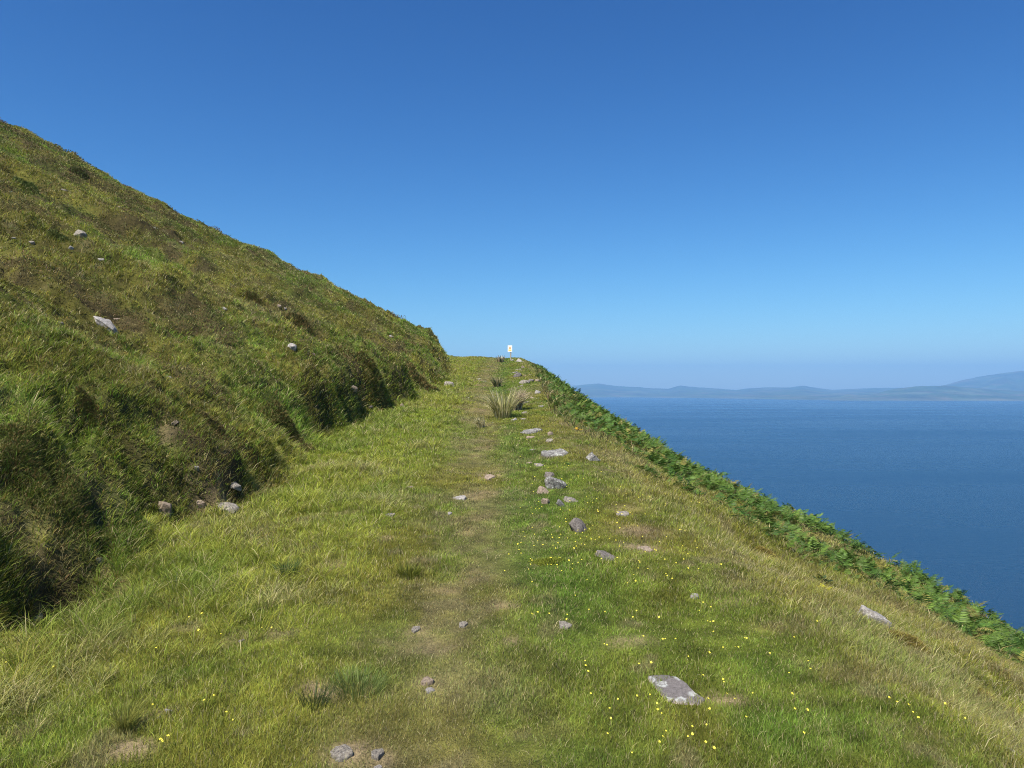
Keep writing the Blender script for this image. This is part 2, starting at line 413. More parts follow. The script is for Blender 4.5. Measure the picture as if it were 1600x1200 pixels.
def farland(name, label, crest, coast, Dc, Dr, seed, ax=46, ay=9):
    cp = np.array(crest, float)
    px = np.linspace(cp[0, 0], cp[-1, 0], 260)
    cr = np.interp(px, cp[:, 0], cp[:, 1]); cs = np.interp(px, *np.array(coast, float).T)
    t = np.concatenate([np.linspace(-.03, 1, 46), np.linspace(1.1, 2.0, 8)])
    zc = EYE+(608-cr)/1200*Dr                        # crest height at the ridge distance
    zc = zc+3*vn(px*.12, px*0, seed)
    co_ = []
    for q in t:
        d0 = 131.6*1200/(cs-608); D = d0+(Dr-d0)*q+Dr*.008*vn(px*.03, px*0+q*3, seed+1)*(1 if q < .9 else 0)
        s = q if q <= 1 else 2-q
        prof = .10*min(s*14, 1)+.90*(s**1.25)
        z = -130+(zc+130)*prof*(1 if q >= 0 else 0)-(5 if q < 0 else 0)
        z = z+(zc+130)*.16*fbm(px*.03, px*0+q*3.0, seed+2, 4)*min(1, max(s, 0)*5)*(1-max(0, s-.75)*4)
        if q < 0: z = px*0-134.
        z = np.minimum(z, EYE+(zc-EYE)*1.0+0*z) if q <= 1 else z
        co_.append(np.stack([(px-800)/1200*D, D, z], -1))
    co_ = np.array(co_); a, b_ = co_.shape[:2]; ii = np.arange(a*b_).reshape(a, b_)
    q = np.stack([ii[:-1, :-1], ii[:-1, 1:], ii[1:, 1:], ii[1:, :-1]], -1).reshape(-1, 4)
    tag(link(name, mesh_np(name, co_.reshape(-1, 3), q, None, True), M_far), label, 'hills', kind='structure')
farland('distant_hills', 'low hazy hills with a small peak along the far shore', [(560, 618), (600, 606), (800, 603), (880, 603), (905, 602), (935, 599), (960, 603), (1000, 605), (1020, 607), (1045, 607.5), (1062, 602), (1085, 605),
        (1120, 607), (1150, 609.5), (1170, 607), (1200, 605), (1235, 605.5), (1255, 602.5), (1275, 606), (1300, 609), (1330, 608), (1370, 606), (1420, 606), (1500, 612)],
        [(500, 621), (1000, 621), (1150, 623), (1260, 625), (1500, 626)], 11500, 15500, 301)
farland('headland', 'darker headland with pale cliffs across the bay', [(1285, 625.6), (1310, 620), (1325, 616.5), (1345, 618.5), (1365, 616), (1390, 609), (1430, 603.5), (1475, 602.5), (1520, 606), (1560, 609), (1600, 611), (1700, 609), (1900, 614), (2050, 622)],
        [(1280, 626), (2050, 627)], 8700, 10500, 331)
farland('mountain', 'broad mountain rising behind the headland at the right', [(1400, 612), (1450, 605), (1475, 602), (1500, 595), (1530, 588.5), (1560, 584), (1600, 579), (1680, 569), (1800, 566), (1900, 575), (2000, 600), (2080, 615)],
        [(1400, 622), (2080, 622)], 11500, 14500, 361)

# ------------------------------------------------------------------ blades
def blades(name, x, y, h, w, az, lean, colr, mat, segs=1, sink=.006, up=None, zoff=None, twist=None):
    """each blade a tapering ribbon: 2*(segs+1)+1 vertices"""
    n = len(x)
    root = np.stack([x+DX(x, y), y, ground(x, y)-sink+(0 if zoff is None else zoff)], -1)
    nr = normal(x, y) if up is None else up
    U = nr*.35+np.array([0, 0, .65]); U /= np.linalg.norm(U, axis=1, keepdims=True)
    L = np.stack([np.cos(az), np.sin(az), 0*az], -1)
    wa = rng.uniform(0, 2*np.pi, n) if twist is None else twist
    S = np.stack([np.cos(wa), np.sin(wa), .15*np.sin(wa*3)], -1)
    V = []
    for i in range(segs+1):
        t = i/(segs+1)
        p = root+U*(h*t*(1-.35*lean*t))[:, None]+L*(h*lean*t**1.7)[:, None]
        ww = (w*(1-.35*t)*.5)[:, None]
        V += [p-S*ww, p+S*ww]
    V.append(root+U*(h*(1-.45*lean))[:, None]+L*(h*lean)[:, None])
    V = np.stack(V, 1); kv = V.shape[1]
    f = []
    for i in range(segs):
        a = 2*i; f += [[a, a+1, a+3], [a, a+3, a+2]]
    f.append([2*segs, 2*segs+1, 2*segs+2])
    f = np.array(f)
    faces = (np.arange(n)[:, None, None]*kv+f[None]).reshape(-1, 3)
    cc = np.repeat(np.clip(colr, 0, 1)[:, None], kv, 1)
    return link(name, mesh_np(name, V.reshape(-1, 3), faces, cc.reshape(-1, 3), False), mat)
def polar(n, r0, r1, p, th=42):
    """points around the camera, area density falling as r^-p"""
    u = rng.random(n); a = 2-p
    r = r0*np.exp(u*np.log(r1/r0)) if abs(a) < 1e-6 else (r0**a+u*(r1**a-r0**a))**(1/a)
    t = np.radians(rng.uniform(-th, th, n))
    return r*np.sin(t), r*np.cos(t), r
def jitter(c, s, rare=.08):
    n = len(c)
    k = 1+s*rng.standard_normal((n, 1)); k2 = 1+s*.35*rng.standard_normal((n, 3))
    c = c*np.clip(k, .45, 1.8)*np.clip(k2, .7, 1.4)
    m = rng.random(n) < rare
    c[m] = C['straw']*rng.uniform(.55, 1.1, (m.sum(), 1))
    return c
ROCKM = []                                            # filled with (x, y, rx, ry): grass stays off the stones
def off_rocks(x, y):
    keep = np.ones(len(x), bool)
    for (cx, cy, rx, ry) in ROCKM:
        keep &= ((x-cx)/rx)**2+((y-cy)/ry)**2 > 1
    return keep
# ------------------------------------------------------------------ stones
def rockmat(name, base, light, dark, lich, thr):
    k = N(name); g = k.n('TexCoord'); P = g.outputs['Object']
    f1 = k.noise(5, 6, P, .65); f2 = k.noise(28, 5, P, .7)
    c = k.ramp(f1, [(.32, dark), (.5, base), (.68, light)])
    c = k.mix(1., c, k.ramp(f2, [(.3, (.6, .6, .6)), (.7, (1.3, 1.3, 1.3))]), 'MULTIPLY')
    l1 = k.noise(7.5, 5, P, .72)
    c = k.mix(k.ramp(l1, [(thr, (0, 0, 0)), (thr+.05, (1, 1, 1))]), c, lich)
    k.bsdf(c, .9, k.bump(k.mix(.5, f1, f2), .8, .02), .2); return k.m
RM = dict(grey=rockmat('grey_stone', (.245, .215, .175), (.37, .335, .28), (.07, .065, .07), (.42, .42, .40), .60),
          dark=rockmat('dark_stone', (.175, .152, .135), (.26, .23, .205), (.08, .068, .06), (.30, .30, .29), .66),
          pink=rockmat('pinkish_stone', (.29, .225, .165), (.42, .335, .26), (.12, .09, .075), (.42, .38, .34), .64),
          white=rockmat('pale_stone', (.30, .275, .25), (.45, .42, .39), (.17, .15, .13), (.56, .54, .50), .58),
          lichen=rockmat('lichen_stone', (.17, .16, .15), (.28, .27, .25), (.07, .065, .06), (.44, .45, .40), .56))
k = N('ringed_lichen_stone'); P = k.n('TexCoord').outputs['Object']
f1 = k.noise(9, 6, P, .65); f2 = k.noise(40, 5, P, .7)
c = k.ramp(f1, [(.3, (.10, .09, .085)), (.6, (.19, .17, .165))])
c = k.mix(1., c, k.ramp(f2, [(.3, (.65, .65, .65)), (.7, (1.3, 1.3, 1.3))]), 'MULTIPLY')
wv = k.n('Mapping'); k.l(P, wv.inputs[0]); wv.inputs['Scale'].default_value = (1, .8, .3)
ds = k.n('MixRGB'); ds.inputs[0].default_value = .16; k.l(wv.outputs[0], ds.inputs[1])
nz = k.n('TexNoise'); nz.inputs['Scale'].default_value = 8; k.l(P, nz.inputs[0]); k.l(nz.outputs['Color'], ds.inputs[2])
vo = k.n('TexVoronoi'); vo.inputs['Scale'].default_value = 2.3; k.l(ds.outputs[0], vo.inputs['Vector'])
ring = k.ramp(vo.outputs['Distance'], [(.0, (.0, .0, .0)), (.10, (.45, .45, .45)), (.19, (.1, .1, .1)), (.27, (.62, .62, .62)), (.36, (.2, .2, .2)), (.42, (0, 0, 0))])
c = k.mix(ring, c, (.58, .60, .57))
z_ = k.n('SeparateXYZ'); k.l(P, z_.inputs[0])
ed = k.n('MapRange'); k.l(z_.outputs[2], ed.inputs[0]); ed.inputs[1].default_value = .09; ed.inputs[2].default_value = .0
c = k.mix(ed.outputs[0], c, (.50, .41, .36))
k.bsdf(c, .9, k.bump(k.mix(.5, f1, f2), .8, .015), .2); RM['ring'] = k.m

import bmesh
_ico = {}
def ico(n):
    if n not in _ico:
        b = bmesh.new(); bmesh.ops.create_icosphere(b, subdivisions=n, radius=1)
        _ico[n] = (np.array([v.co[:] for v in b.verts]), np.array([[v.index for v in f.verts] for f in b.faces])); b.free()
    return _ico[n]
def rock_mesh(seed, sub=4, cuts=9, flat=.6):
    r = np.random.default_rng(seed)
    V, Fc = ico(sub); V = V.copy()
    V = np.sign(V)*np.abs(V)**.8
    for i in range(cuts):
        nrm = r.standard_normal(3); nrm[2] *= .45; nrm /= np.linalg.norm(nrm); dd = r.uniform(.55, .85)
        s = V@nrm-dd; V = V-np.clip(s, 0, None)[:, None]*nrm*.95
    top = np.array([r.uniform(-.15, .15), r.uniform(-.15, .15), 1.]); top /= np.linalg.norm(top)
    s = V@top-flat; V = V-np.clip(s, 0, None)[:, None]*top*.9
    nn = V/np.linalg.norm(V, axis=1, keepdims=True)
    q = V*2.4+seed*3.7
    ns = fbm(q[:, 0]+q[:, 2]*.7, q[:, 1]-q[:, 2]*.6, seed, 4)*.16 + np.abs(fbm(q[:, 0]*3+q[:, 2]*2, q[:, 1]*3-q[:, 2], seed+3, 3))*.07
    V = V+nn*ns[:, None]
    V /= np.abs(V).max(0)
    return V, Fc
def slab_mesh(seed, outline=None, na=72, nr=16):
    """angular flat stone: outline in the unit square, top roughly level at z = 1, sides dropping to -1"""
    r = np.random.default_rng(seed)
    if outline is None:
        k_ = r.integers(5, 8); a = np.sort((np.arange(k_)+r.uniform(-.32, .32, k_))/k_*2*np.pi); q = r.uniform(.72, 1.12, k_)
        outline = np.stack([np.cos(a)*q, np.sin(a)*q], -1)
    P = np.vstack([outline, outline[:1]]); L = np.r_[0, np.cumsum(np.hypot(*np.diff(P, axis=0).T))]
    t = np.linspace(0, L[-1], na, endpoint=False); ox = np.interp(t, L, P[:, 0]); oy = np.interp(t, L, P[:, 1])
    jit = 1+.045*fbm(np.cos(t/L[-1]*6.283)*5+seed, np.sin(t/L[-1]*6.283)*5, seed, 3); ox = ox*jit; oy = oy*jit
    rad = np.r_[np.linspace(.06, .93, nr-3), .985, 1.0, 1.03]; zt = np.r_[np.ones(nr-3), .80, .25, -1.]
    V = [[0, 0, 1.]]
    for q, z_ in zip(rad, zt):
        V += [[x_*q, y_*q, z_] for x_, y_ in zip(ox, oy)]
    V = np.array(V)
    top = V[:, 2] > .5
    tilt = r.uniform(-.25, .25, 2)
    V[top, 2] += fbm(V[top, 0]*2.2+seed, V[top, 1]*2.2, seed+5, 4)*.35+np.round(fbm(V[top, 0]*1.1+seed, V[top, 1]*1.6, seed+8, 2)*3)/3*.25+V[top, 0]*tilt[0]+V[top, 1]*tilt[1]
    F_ = [[0, 1+j_, 1+(j_+1) % na] for j_ in range(na)]
    for i_ in range(nr-1):
        b = 1+i_*na
        for j_ in range(na):
            u, v = b+j_, b+(j_+1) % na
            F_ += [[u, u+na, v+na], [u, v+na, v]]
    return V, np.array(F_)
OUT = {0: [(1020, 1055), (1046, 1053), (1066, 1056), (1080, 1066), (1092, 1078), (1101, 1086), (1088, 1091), (1062, 1088), (1044, 1086), (1031, 1072)]}
def rock(i, px, py, w, h, tilt, kind, mat, label, cat='stone', dm=.7, group=None):
    p = hit(px, py+h*.25)
    if p is None: print('no hit', label); return
    x, y, z = p
    if group in (G2, G4) and i: w, h = w*1.14, h*1.14
    W = w/1200*y/2; Hh = h/1200*y/2
    nz_ = normal(np.array([x]), np.array([y]), .15)[0]
    va = max((EYE-z)/y, .04)                       # how steeply the stone is looked down on
    if kind == 'slab': D = max(Hh/max(va+.05, .12)*.8, W*.4); D = min(D, W*1.2); T = max(Hh*.5, W*.14)
    elif kind == 'flush': D = min(Hh/max(va, .12), W*1.5); T = .03+W*.10
    else: D = W*dm; T = Hh*1.15
    V, Fc = rock_mesh(900+i*7, 4 if w > 12 else 3, 9 if kind != 'flush' else 6, .55 if kind != 'boulder' else .8)
    if kind != 'boulder':
        ol = None
        if i in OUT:
            ol = np.array(OUT[i], float); ol = (ol-ol.mean(0))/np.array([w/2, -h/2])
        V, Fc = slab_mesh(700+i*5, ol, 72 if w > 14 else 40, 16 if w > 14 else 10)
        if kind == 'flush': T = .010+W*.035
    V = V*np.array([W, D, T])
    me = bpy.data.meshes.new('stone'); me.from_pydata([], [], [])
    me = mesh_np('stone', V/max(W, D), Fc, None, True)
    a = me.attributes.new('sharp_face', 'BOOLEAN', 'FACE')
    o = link('stone' if cat == 'stone' else 'boulder', me, RM[mat])
    up = mathutils.Vector(nz_).lerp(mathutils.Vector((0, 0, 1)), .0 if kind == 'flush' else .45).normalized()
    q = up.to_track_quat('Z', 'Y').to_matrix().to_4x4()
    ax = mathutils.Matrix.Rotation(0, 4, 'Z')
    # align local X with the picture's horizontal direction, then tilt in the view plane
    X = mathutils.Vector((1, 0, 0)); X = (X-up*X.dot(up)).normalized(); Y = up.cross(X)
    R = mathutils.Matrix((X, Y, up)).transposed().to_4x4()
    base = math.degrees(math.atan2(X.z, X.x))
    R = mathutils.Matrix.Rotation(math.radians(tilt)*(.0 if kind == 'flush' else 1)+(math.radians(base) if kind != 'flush' else 0), 4, 'Y') @ R
    if kind == 'flush' and tilt: R = R @ mathutils.Matrix.Rotation(-math.radians(tilt), 4, 'Z')
    S = max(W, D)
    lift = T*{'slab': -.1, 'flush': .15, 'boulder': .2}[kind]
    o.matrix_world = mathutils.Matrix.Translation(mathutils.Vector((x+float(DX(x, y)), y, z))+up*lift) @ R @ mathutils.Matrix.Diagonal((S, S, S, 1))
    tag(o, label, cat, group)
    ROCKM.append((x, y, W*.72, D*.68))
# px, py, width px, height px, tilt (degrees, + = falls to the right), kind, stone, label
G1 = 'stones in and beside the track'; G2 = 'stones along the seaward rim'; G3 = 'rocks showing through the hillside'; G4 = 'remains of the old rim wall'
ROCKS = [
 (1058, 1071, 78, 38, 6, 'flush', 'ring', 'large flat grey slab with pale lichen rings beside a patch of dead brown grass', G2),
 (1360, 965, 46, 25, 26, 'boulder', 'white', 'pale grey boulder alone on the dry slope above the olive heather mound', G2),
 (902, 822, 24, 28, -35, 'boulder', 'dark', 'plain purplish grey stone leaning upright below the lichen covered cluster', G2),
 (948, 866, 36, 14, 20, 'slab', 'dark', 'dark grey tapered stone lying among yellow flowers', G2),
 (868, 757, 34, 22, 22, 'boulder', 'lichen', 'white lichen crusted rock, biggest and brightest of the rim cluster', G2),
 (848, 767, 18, 15, 10, 'boulder', 'pink', 'brownish stone tucked against the left of the lichen crusted rock', G2),
 (858, 743, 18, 12, 5, 'boulder', 'dark', 'small dark brown stone just behind the lichen crusted rock', G2),
 (853, 784, 13, 11, 0, 'boulder', 'pink', 'small round pinkish stone below the lichen crusted rock', G2),
 (876, 787, 9, 16, -40, 'boulder', 'lichen', 'thin pointed stone standing up between two low rocks', G2),
 (893, 779, 21, 13, 18, 'slab', 'grey', 'rounded grey brown stone to the right of the thin pointed one', G2),
 (866, 707, 50, 13, -4, 'slab', 'lichen', 'long grey slab lying level with a dark squared right end', G2),
 (928, 713, 29, 20, 42, 'slab', 'lichen', 'speckled lichen rock slanting down towards the bracken', G2),
 (842, 726, 17, 6, 0, 'flush', 'grey', 'thin grey stone flush with the turf below the long slab', G2),
 (826, 723, 13, 5, 0, 'flush', 'pink', 'small thin pinkish stone left of the flush grey one', G2),
 (830, 672, 32, 12, -8, 'slab', 'lichen', 'grey pointed slab on the rim a little below the pale tussock', G2),
 (829, 682, 15, 7, 0, 'slab', 'pink', 'low brownish stone in front of the grey pointed slab', G2),
 (860, 678, 9, 8, 10, 'boulder', 'pink', 'small squarish pinkish stone right of the grey pointed slab', G2),
 (858, 688, 13, 4, 0, 'flush', 'grey', 'thin sliver of grey stone under the small squarish pinkish one', G2),
 (832, 702, 9, 4, 0, 'slab', 'white', 'tiny white stone left of the long grey slab', G2),
 (974, 802, 20, 6, 24, 'flush', 'grey', 'narrow grey stone half sunk in brown turf right of the cluster', G2),
 (1008, 857, 22, 7, 8, 'flush', 'pink', 'pinkish flat stone in a bare patch near the slope crease', G2),
 (1085, 931, 12, 6, 20, 'flush', 'white', 'small pale chip of stone in dry grass on the slope crease', G2),
 (882, 975, 26, 9, -8, 'flush', 'grey', 'half hidden grey stone in green turf between path and slope', G2),
 (1275, 926, 15, 6, 30, 'slab', 'white', 'small whitish stone just left of the yellow bracken frond', G2),
 (1580, 1118, 38, 9, 25, 'slab', 'white', 'long thin pale stone at the right edge, uppermost of three', G2),
 (1580, 1138, 32, 13, 26, 'flush', 'grey', 'flat grey stone at the right edge, between two paler ones', G2),
 (1585, 1174, 26, 16, 30, 'slab', 'white', 'whitish stone in the lower right corner of the slope', G2),
 (702, 601, 19, 11, 4, 'boulder', 'grey', 'rounded grey boulder sitting left of the far track', G1),
 (732, 621, 7, 3, -20, 'slab', 'white', 'small pale stone in the track below the grey boulder', G1),
 (677, 640, 6, 4, 0, 'slab', 'white', 'tiny white stone by the bank foot ahead', G1),
 (747, 592, 10, 3, 0, 'flush', 'white', 'pale flat stones edge in the far track beyond the boulder', G1),
 (756, 595, 9, 4, 25, 'flush', 'grey', 'grey flat stone in the far track left of the old wall', G1),
 (720, 777, 24, 7, 6, 'flush', 'white', 'bright pale flat stone embedded in the middle of the track', G1),
 (764, 745, 20, 6, 4, 'flush', 'pink', 'brownish stone worn level in the bare dip of the track', G1),
 (641, 761, 12, 5, 0, 'flush', 'pink', 'small pinkish stone in turf left of the bright track stone', G1),
 (703, 802, 8, 4, 0, 'flush', 'white', 'tiny pale stone just nearer than the bright track stone', G1),
 (610, 804, 16, 5, 0, 'flush', 'grey', 'dull grey stone barely showing in turf left of the track', G1),
 (650, 982, 16, 9, 8, 'flush', 'grey', 'grey stone in bare soil at the left side of the near track', G1),
 (724, 975, 16, 8, -10, 'flush', 'grey', 'light grey stone at the right side of the near track', G1),
 (672, 1075, 20, 12, 0, 'slab', 'white', 'whitish rounded stone in the near track, front one of a pair', G1),
 (668, 1062, 28, 12, -20, 'flush', 'pink', 'pinkish broken stone in the near track, rear one of a pair', G1),
 (591, 1170, 20, 30, 0, 'flush', 'grey', 'upright looking grey stone at the bottom of the picture in bare soil', G1),
 (534, 1172, 34, 22, -38, 'flush', 'grey', 'long grey stone slanting through bare soil at the bottom', G1),
 (592, 1196, 15, 8, 0, 'slab', 'white', 'small white stone at the very bottom edge', G1),
 (264, 1110, 14, 13, 0, 'boulder', 'white', 'bright white lump of quartz in turf at lower left', G1),
 (249, 1119, 9, 6, -30, 'slab', 'white', 'small white chip left of the quartz lump', G1),
 (378, 999, 11, 8, 0, 'slab', 'grey', 'small grey stone in a bare patch left of the track', G1),
 (46, 961, 15, 10, 0, 'slab', 'white', 'pale stone at the foot of the bank by the dark hollow', G3),
 (247, 790, 30, 26, 30, 'boulder', 'pink', 'pinkish grey rock jutting from the bank below dark heather', G3),
 (357, 793, 38, 20, 14, 'boulder', 'grey', 'broad grey slab at the bank foot beside the long grass', G3),
 (350, 758, 28, 11, 22, 'boulder', 'grey', 'moss topped grey slab poking out above the broad slab', G3),
 (304, 786, 16, 12, 0, 'boulder', 'pink', 'brown stone between the jutting rock and the broad slab', G3),
 (290, 731, 9, 8, 0, 'boulder', 'white', 'small pale stone in the crumbled face of the bank', G3),
 (144, 874, 14, 12, -10, 'boulder', 'grey', 'small grey stone at the bank foot right of the dark hollow', G3),
 (165, 506, 44, 14, 32, 'boulder', 'white', 'long pale grey rock slanting down the hillside', G3),
 (181, 497, 15, 5, 8, 'slab', 'pink', 'thin brownish stone right behind the long slanting rock', G3),
 (93, 505, 11, 7, 10, 'boulder', 'grey', 'small rounded stone left of the long slanting rock', G3),
 (124, 365, 21, 15, 28, 'boulder', 'grey', 'grey rock high on the hillside at the left', G3),
 (136, 372, 6, 4, 20, 'boulder', 'white', 'tiny pale stone at the right foot of the high grey rock', G3),
 (264, 590, 13, 8, 20, 'boulder', 'white', 'small pinkish white stone in the grass of the middle hillside', G3),
 (271, 658, 14, 10, -35, 'slab', 'pink', 'small pink stone leaning in pale grass above the bank', G3),
 (457, 541, 17, 10, 28, 'boulder', 'white', 'white stone on the hillside above the shaded bank', G3),
 (485, 553, 7, 4, 0, 'boulder', 'pink', 'tiny stone downhill right of the white hillside stone', G3),
 (544, 606, 14, 9, 10, 'boulder', 'pink', 'pink faced stone set in the dark shaded bank', G3),
 (629, 634, 6, 10, -25, 'boulder', 'pink', 'small orange brown stone at the far bank foot', G3),
 (575, 634, 9, 5, 0, 'slab', 'pink', 'little brown stone at the top of the long grass', G3),
 (350, 482, 9, 5, 25, 'boulder', 'white', 'small whitish stone in the middle of the hillside', G3),
 (611, 526, 8, 5, 25, 'boulder', 'white', 'pale stone on the hillside near the far corner', G3),
 (436, 478, 7, 5, 20, 'boulder', 'pink', 'little stone below the hill skyline', G3),
 (445, 482, 6, 4, 20, 'boulder', 'grey', 'tiny grey stone just right of the little skyline stone', G3),
 (48, 378, 10, 6, 20, 'boulder', 'grey', 'grey stone high at the left, left of the high grey rock', G3),
 (110, 386, 9, 6, 20, 'boulder', 'white', 'whitish stone just below the high grey rock', G3),
 (158, 404, 10, 4, 15, 'slab', 'white', 'flat pale stone on the upper hillside downhill of the high grey rock', G3),
 (242, 357, 9, 6, 30, 'boulder', 'white', 'small pale stone on the upper hillside nearest the skyline', G3),
 (320, 344, 11, 4, 25, 'slab', 'grey', 'flat grey stone just under the hill skyline', G3),
 (101, 296, 14, 4, 15, 'slab', 'grey', 'thin grey ledge of stone on the upper left hillside', G3),
 (15, 299, 5, 4, 0, 'boulder', 'white', 'tiny white stone at the far left of the hillside', G3),
 (185, 323, 8, 4, 10, 'boulder', 'pink', 'tiny brown stone on the upper hillside', G3),
 (283, 378, 8, 4, 20, 'boulder', 'white', 'tiny pale stone in the grass of the upper hillside', G3),
 (17, 370, 14, 4, 5, 'slab', 'grey', 'low stone at the left edge of the upper hillside', G3),
 (811, 564, 11, 7, 5, 'boulder', 'white', 'bright pale stone right of the signpost on the skyline', G4),
 (801, 563, 4, 3, 0, 'boulder', 'white', 'tiny pale stone at the foot of the signpost', G4),
 (817, 574, 7, 6, 0, 'boulder', 'pink', 'pinkish stone at the drop below the bright skyline stone', G4),
 (809, 577, 12, 4, -8, 'slab', 'grey', 'thin grey slab left of the pinkish drop stone', G4),
 (802, 582, 12, 4, -15, 'slab', 'grey', 'low grey slab nearest the signpost on the wall line', G4),
 (808, 587, 14, 9, -12, 'boulder', 'dark', 'dark squared boulder of the old wall', G4),
 (821, 586, 7, 4, 0, 'slab', 'pink', 'small tan stone right of the dark squared boulder', G4),
 (829, 585, 6, 3, 10, 'slab', 'pink', 'tiny tan stone at the edge of the bracken', G4),
 (819, 597, 17, 8, -10, 'boulder', 'grey', 'jumbled grey wall stone above the leaning tussock', G4),
 (829, 595, 10, 6, 5, 'boulder', 'dark', 'grey wall stone touching the jumbled one on its right', G4),
 (840, 595, 9, 6, 5, 'boulder', 'pink', 'cream coloured stone at the end of the old wall', G4),
 (813, 603, 9, 4, -20, 'slab', 'grey', 'low wall stone behind the leaning tussock', G4),
 (840, 613, 8, 7, 20, 'boulder', 'white', 'small diamond shaped pale stone by the bracken', G4),
 (833, 621, 10, 4, 20, 'slab', 'pink', 'flat pinkish stone below the diamond shaped one', G4),
 (840, 622, 6, 3, -5, 'slab', 'white', 'tiny white stone right of the flat pinkish one', G4),
 (818, 629, 17, 6, -12, 'slab', 'grey', 'grey slab at the right foot of the leaning tussock', G4),
 (846, 634, 9, 4, 0, 'slab', 'white', 'small pale stone by the bracken edge level with the tussock foot', G4),
 (819, 644, 8, 5, -20, 'slab', 'grey', 'small grey stone below the tussock foot slab', G4),
 (818, 654, 9, 5, -30, 'flush', 'grey', 'thin grey stone halfway between tussock and pointed slab', G4),
 (802, 655, 9, 5, -25, 'slab', 'white', 'small whitish stone in rich green turf near the tussock', G4),
]
for i, (px, py, w, h, tl, kd, mt, lb, gp) in enumerate(ROCKS):
    rock(i, px, py, w, h, tl, kd, mt, lb, 'boulder' if kd == 'boulder' and w > 16 else 'stone', group=gp)

# ------------------------------------------------------------------ grass and heather
# short turf on the ledge and the near slope
x, y, r = polar(1500000, 2.3, 52, 1.8, 40)
K = cover(x, y)
m = (K['hill'] < .5) & (x < K['br']+3) & off_rocks(x, y) & (rng.random(len(x)) > K['bare']*.88)
x, y, r = x[m], y[m], r[m]; K = {k_: v[m] for k_, v in K.items()}; n = len(x)
h = rng.uniform(.014, .040, n)*(1+.7*K['right'])*(1-.45*K['path'])*(1+.5*vn(x*1.7, y*1.7, 81))*(1+.02*r)*(1+.5*K['long'])
w = np.maximum(.0014, .00068*r)*rng.uniform(.6, 1.4, n)
az = rng.uniform(0, 2*np.pi, n); az = np.where(rng.random(n) < .15, rng.normal(-.2, .7, n), az)
c_ = jitter(K['col'].copy(), .20, .05)
ms = rng.random(n) < (.08+.10*K['right']+.3*K['path']+.3*K['tan'])
c_[ms] = C['straw']*rng.uniform(.35, .8, (ms.sum(), 1))
tag(blades('turf', x, y, h, w, az, rng.uniform(.1, .75, n), c_, M_grass), 'short green and straw turf on the ledge and slope', 'grass', kind='stuff')

# tufts of longer grass: blades leave a common centre
def tufts(name, cx, cy, nb, hb, wb, colr, spread, leanlo, leanhi, mat, segs, wind=0., rare=.1, js=.18, sink=.01, wdir=-.3):
    n = len(cx); k_ = rng.poisson(nb, n).clip(3, 60) if np.isscalar(nb) else nb
    i = np.repeat(np.arange(n), k_)
    az = rng.uniform(0, 2*np.pi, len(i)); rr_ = np.abs(rng.normal(0, 1, len(i)))*spread[i]
    x = cx[i]+np.cos(az)*rr_; y = cy[i]+np.sin(az)*rr_
    h = hb[i]*rng.uniform(.5, 1.15, len(i)); w = wb[i]*rng.uniform(.6, 1.3, len(i))
    L = np.stack([np.cos(az)*.8+wind*math.cos(wdir)+rng.normal(0, .25, len(i)), np.sin(az)*.8+wind*math.sin(wdir)+rng.normal(0, .25, len(i))], -1)
    lean = rng.uniform(leanlo, leanhi, len(i))
    m = off_rocks(x, y)
    c_ = jitter(colr[i].copy(), js, rare)
    return blades(name, x[m], y[m], h[m], w[m], np.arctan2(L[:, 1], L[:, 0])[m], lean[m], c_[m], mat, segs, sink)
# long yellow-green grass between bank and track
x, y, r = polar(32000, 2.4, 30, 1.5, 42)
K = cover(x, y)
m = (K['hill'] < .75) & (K['long']*(.75+.6*fbm(x*1.2, y*1.2, 91, 2)) > rng.random(len(x))*.9+.15) & (K['bare'] < .6)
x, y, r = x[m], y[m], r[m]; K = {k_: v[m] for k_, v in K.items()}; n = len(x)
cl = lerp(C['yellow'], C['green'], sst(.35+1.8*fbm(x*.8, y*.8, 92, 3)))
cl = lerp(cl, C['straw']*.8, sst(-.3+2*fbm(x*1.5, y*1.5, 93, 2))*.6)
hb = (.06+.15*np.clip(K['long'], 0, 1)**1.5)*(1+.4*vn(x*1.1, y*1.1, 94))*rng.uniform(.7, 1.3, n)
tag(tufts('long_grass', x, y, 28, hb*.85, np.maximum(.0014, .00066*r), cl, .02+.03*rng.random(n), .35, 1.0, M_grass, 2, .2, .12),
    'long yellow green grass leaning along the foot of the bank', 'long grass', kind='stuff')
# tufts standing out of the turf, track verge and dry slope
x, y, r = polar(34000, 2.4, 46, 1.7, 40)
K = cover(x, y)
m = (K['hill'] < .4) & (rng.random(len(x)) < (.07+.75*K['right'])*(1-K['path'])*(1-.9*K['bare'])+.25*K['rich']) & (x < K['br']+2.5)
x, y, r = x[m], y[m], r[m]; K = {k_: v[m] for k_, v in K.items()}; n = len(x)
tag(tufts('tufted_grass', x, y, 16, rng.uniform(.035, .085, n)*(1+.4*K['right']), np.maximum(.0015, .00070*r), K['col'], .03+.04*rng.random(n), .3, 1., M_grass, 1, .4, .25, .2),
    'tufted dry and green grass on the seaward slope and verge', 'grass', kind='stuff')
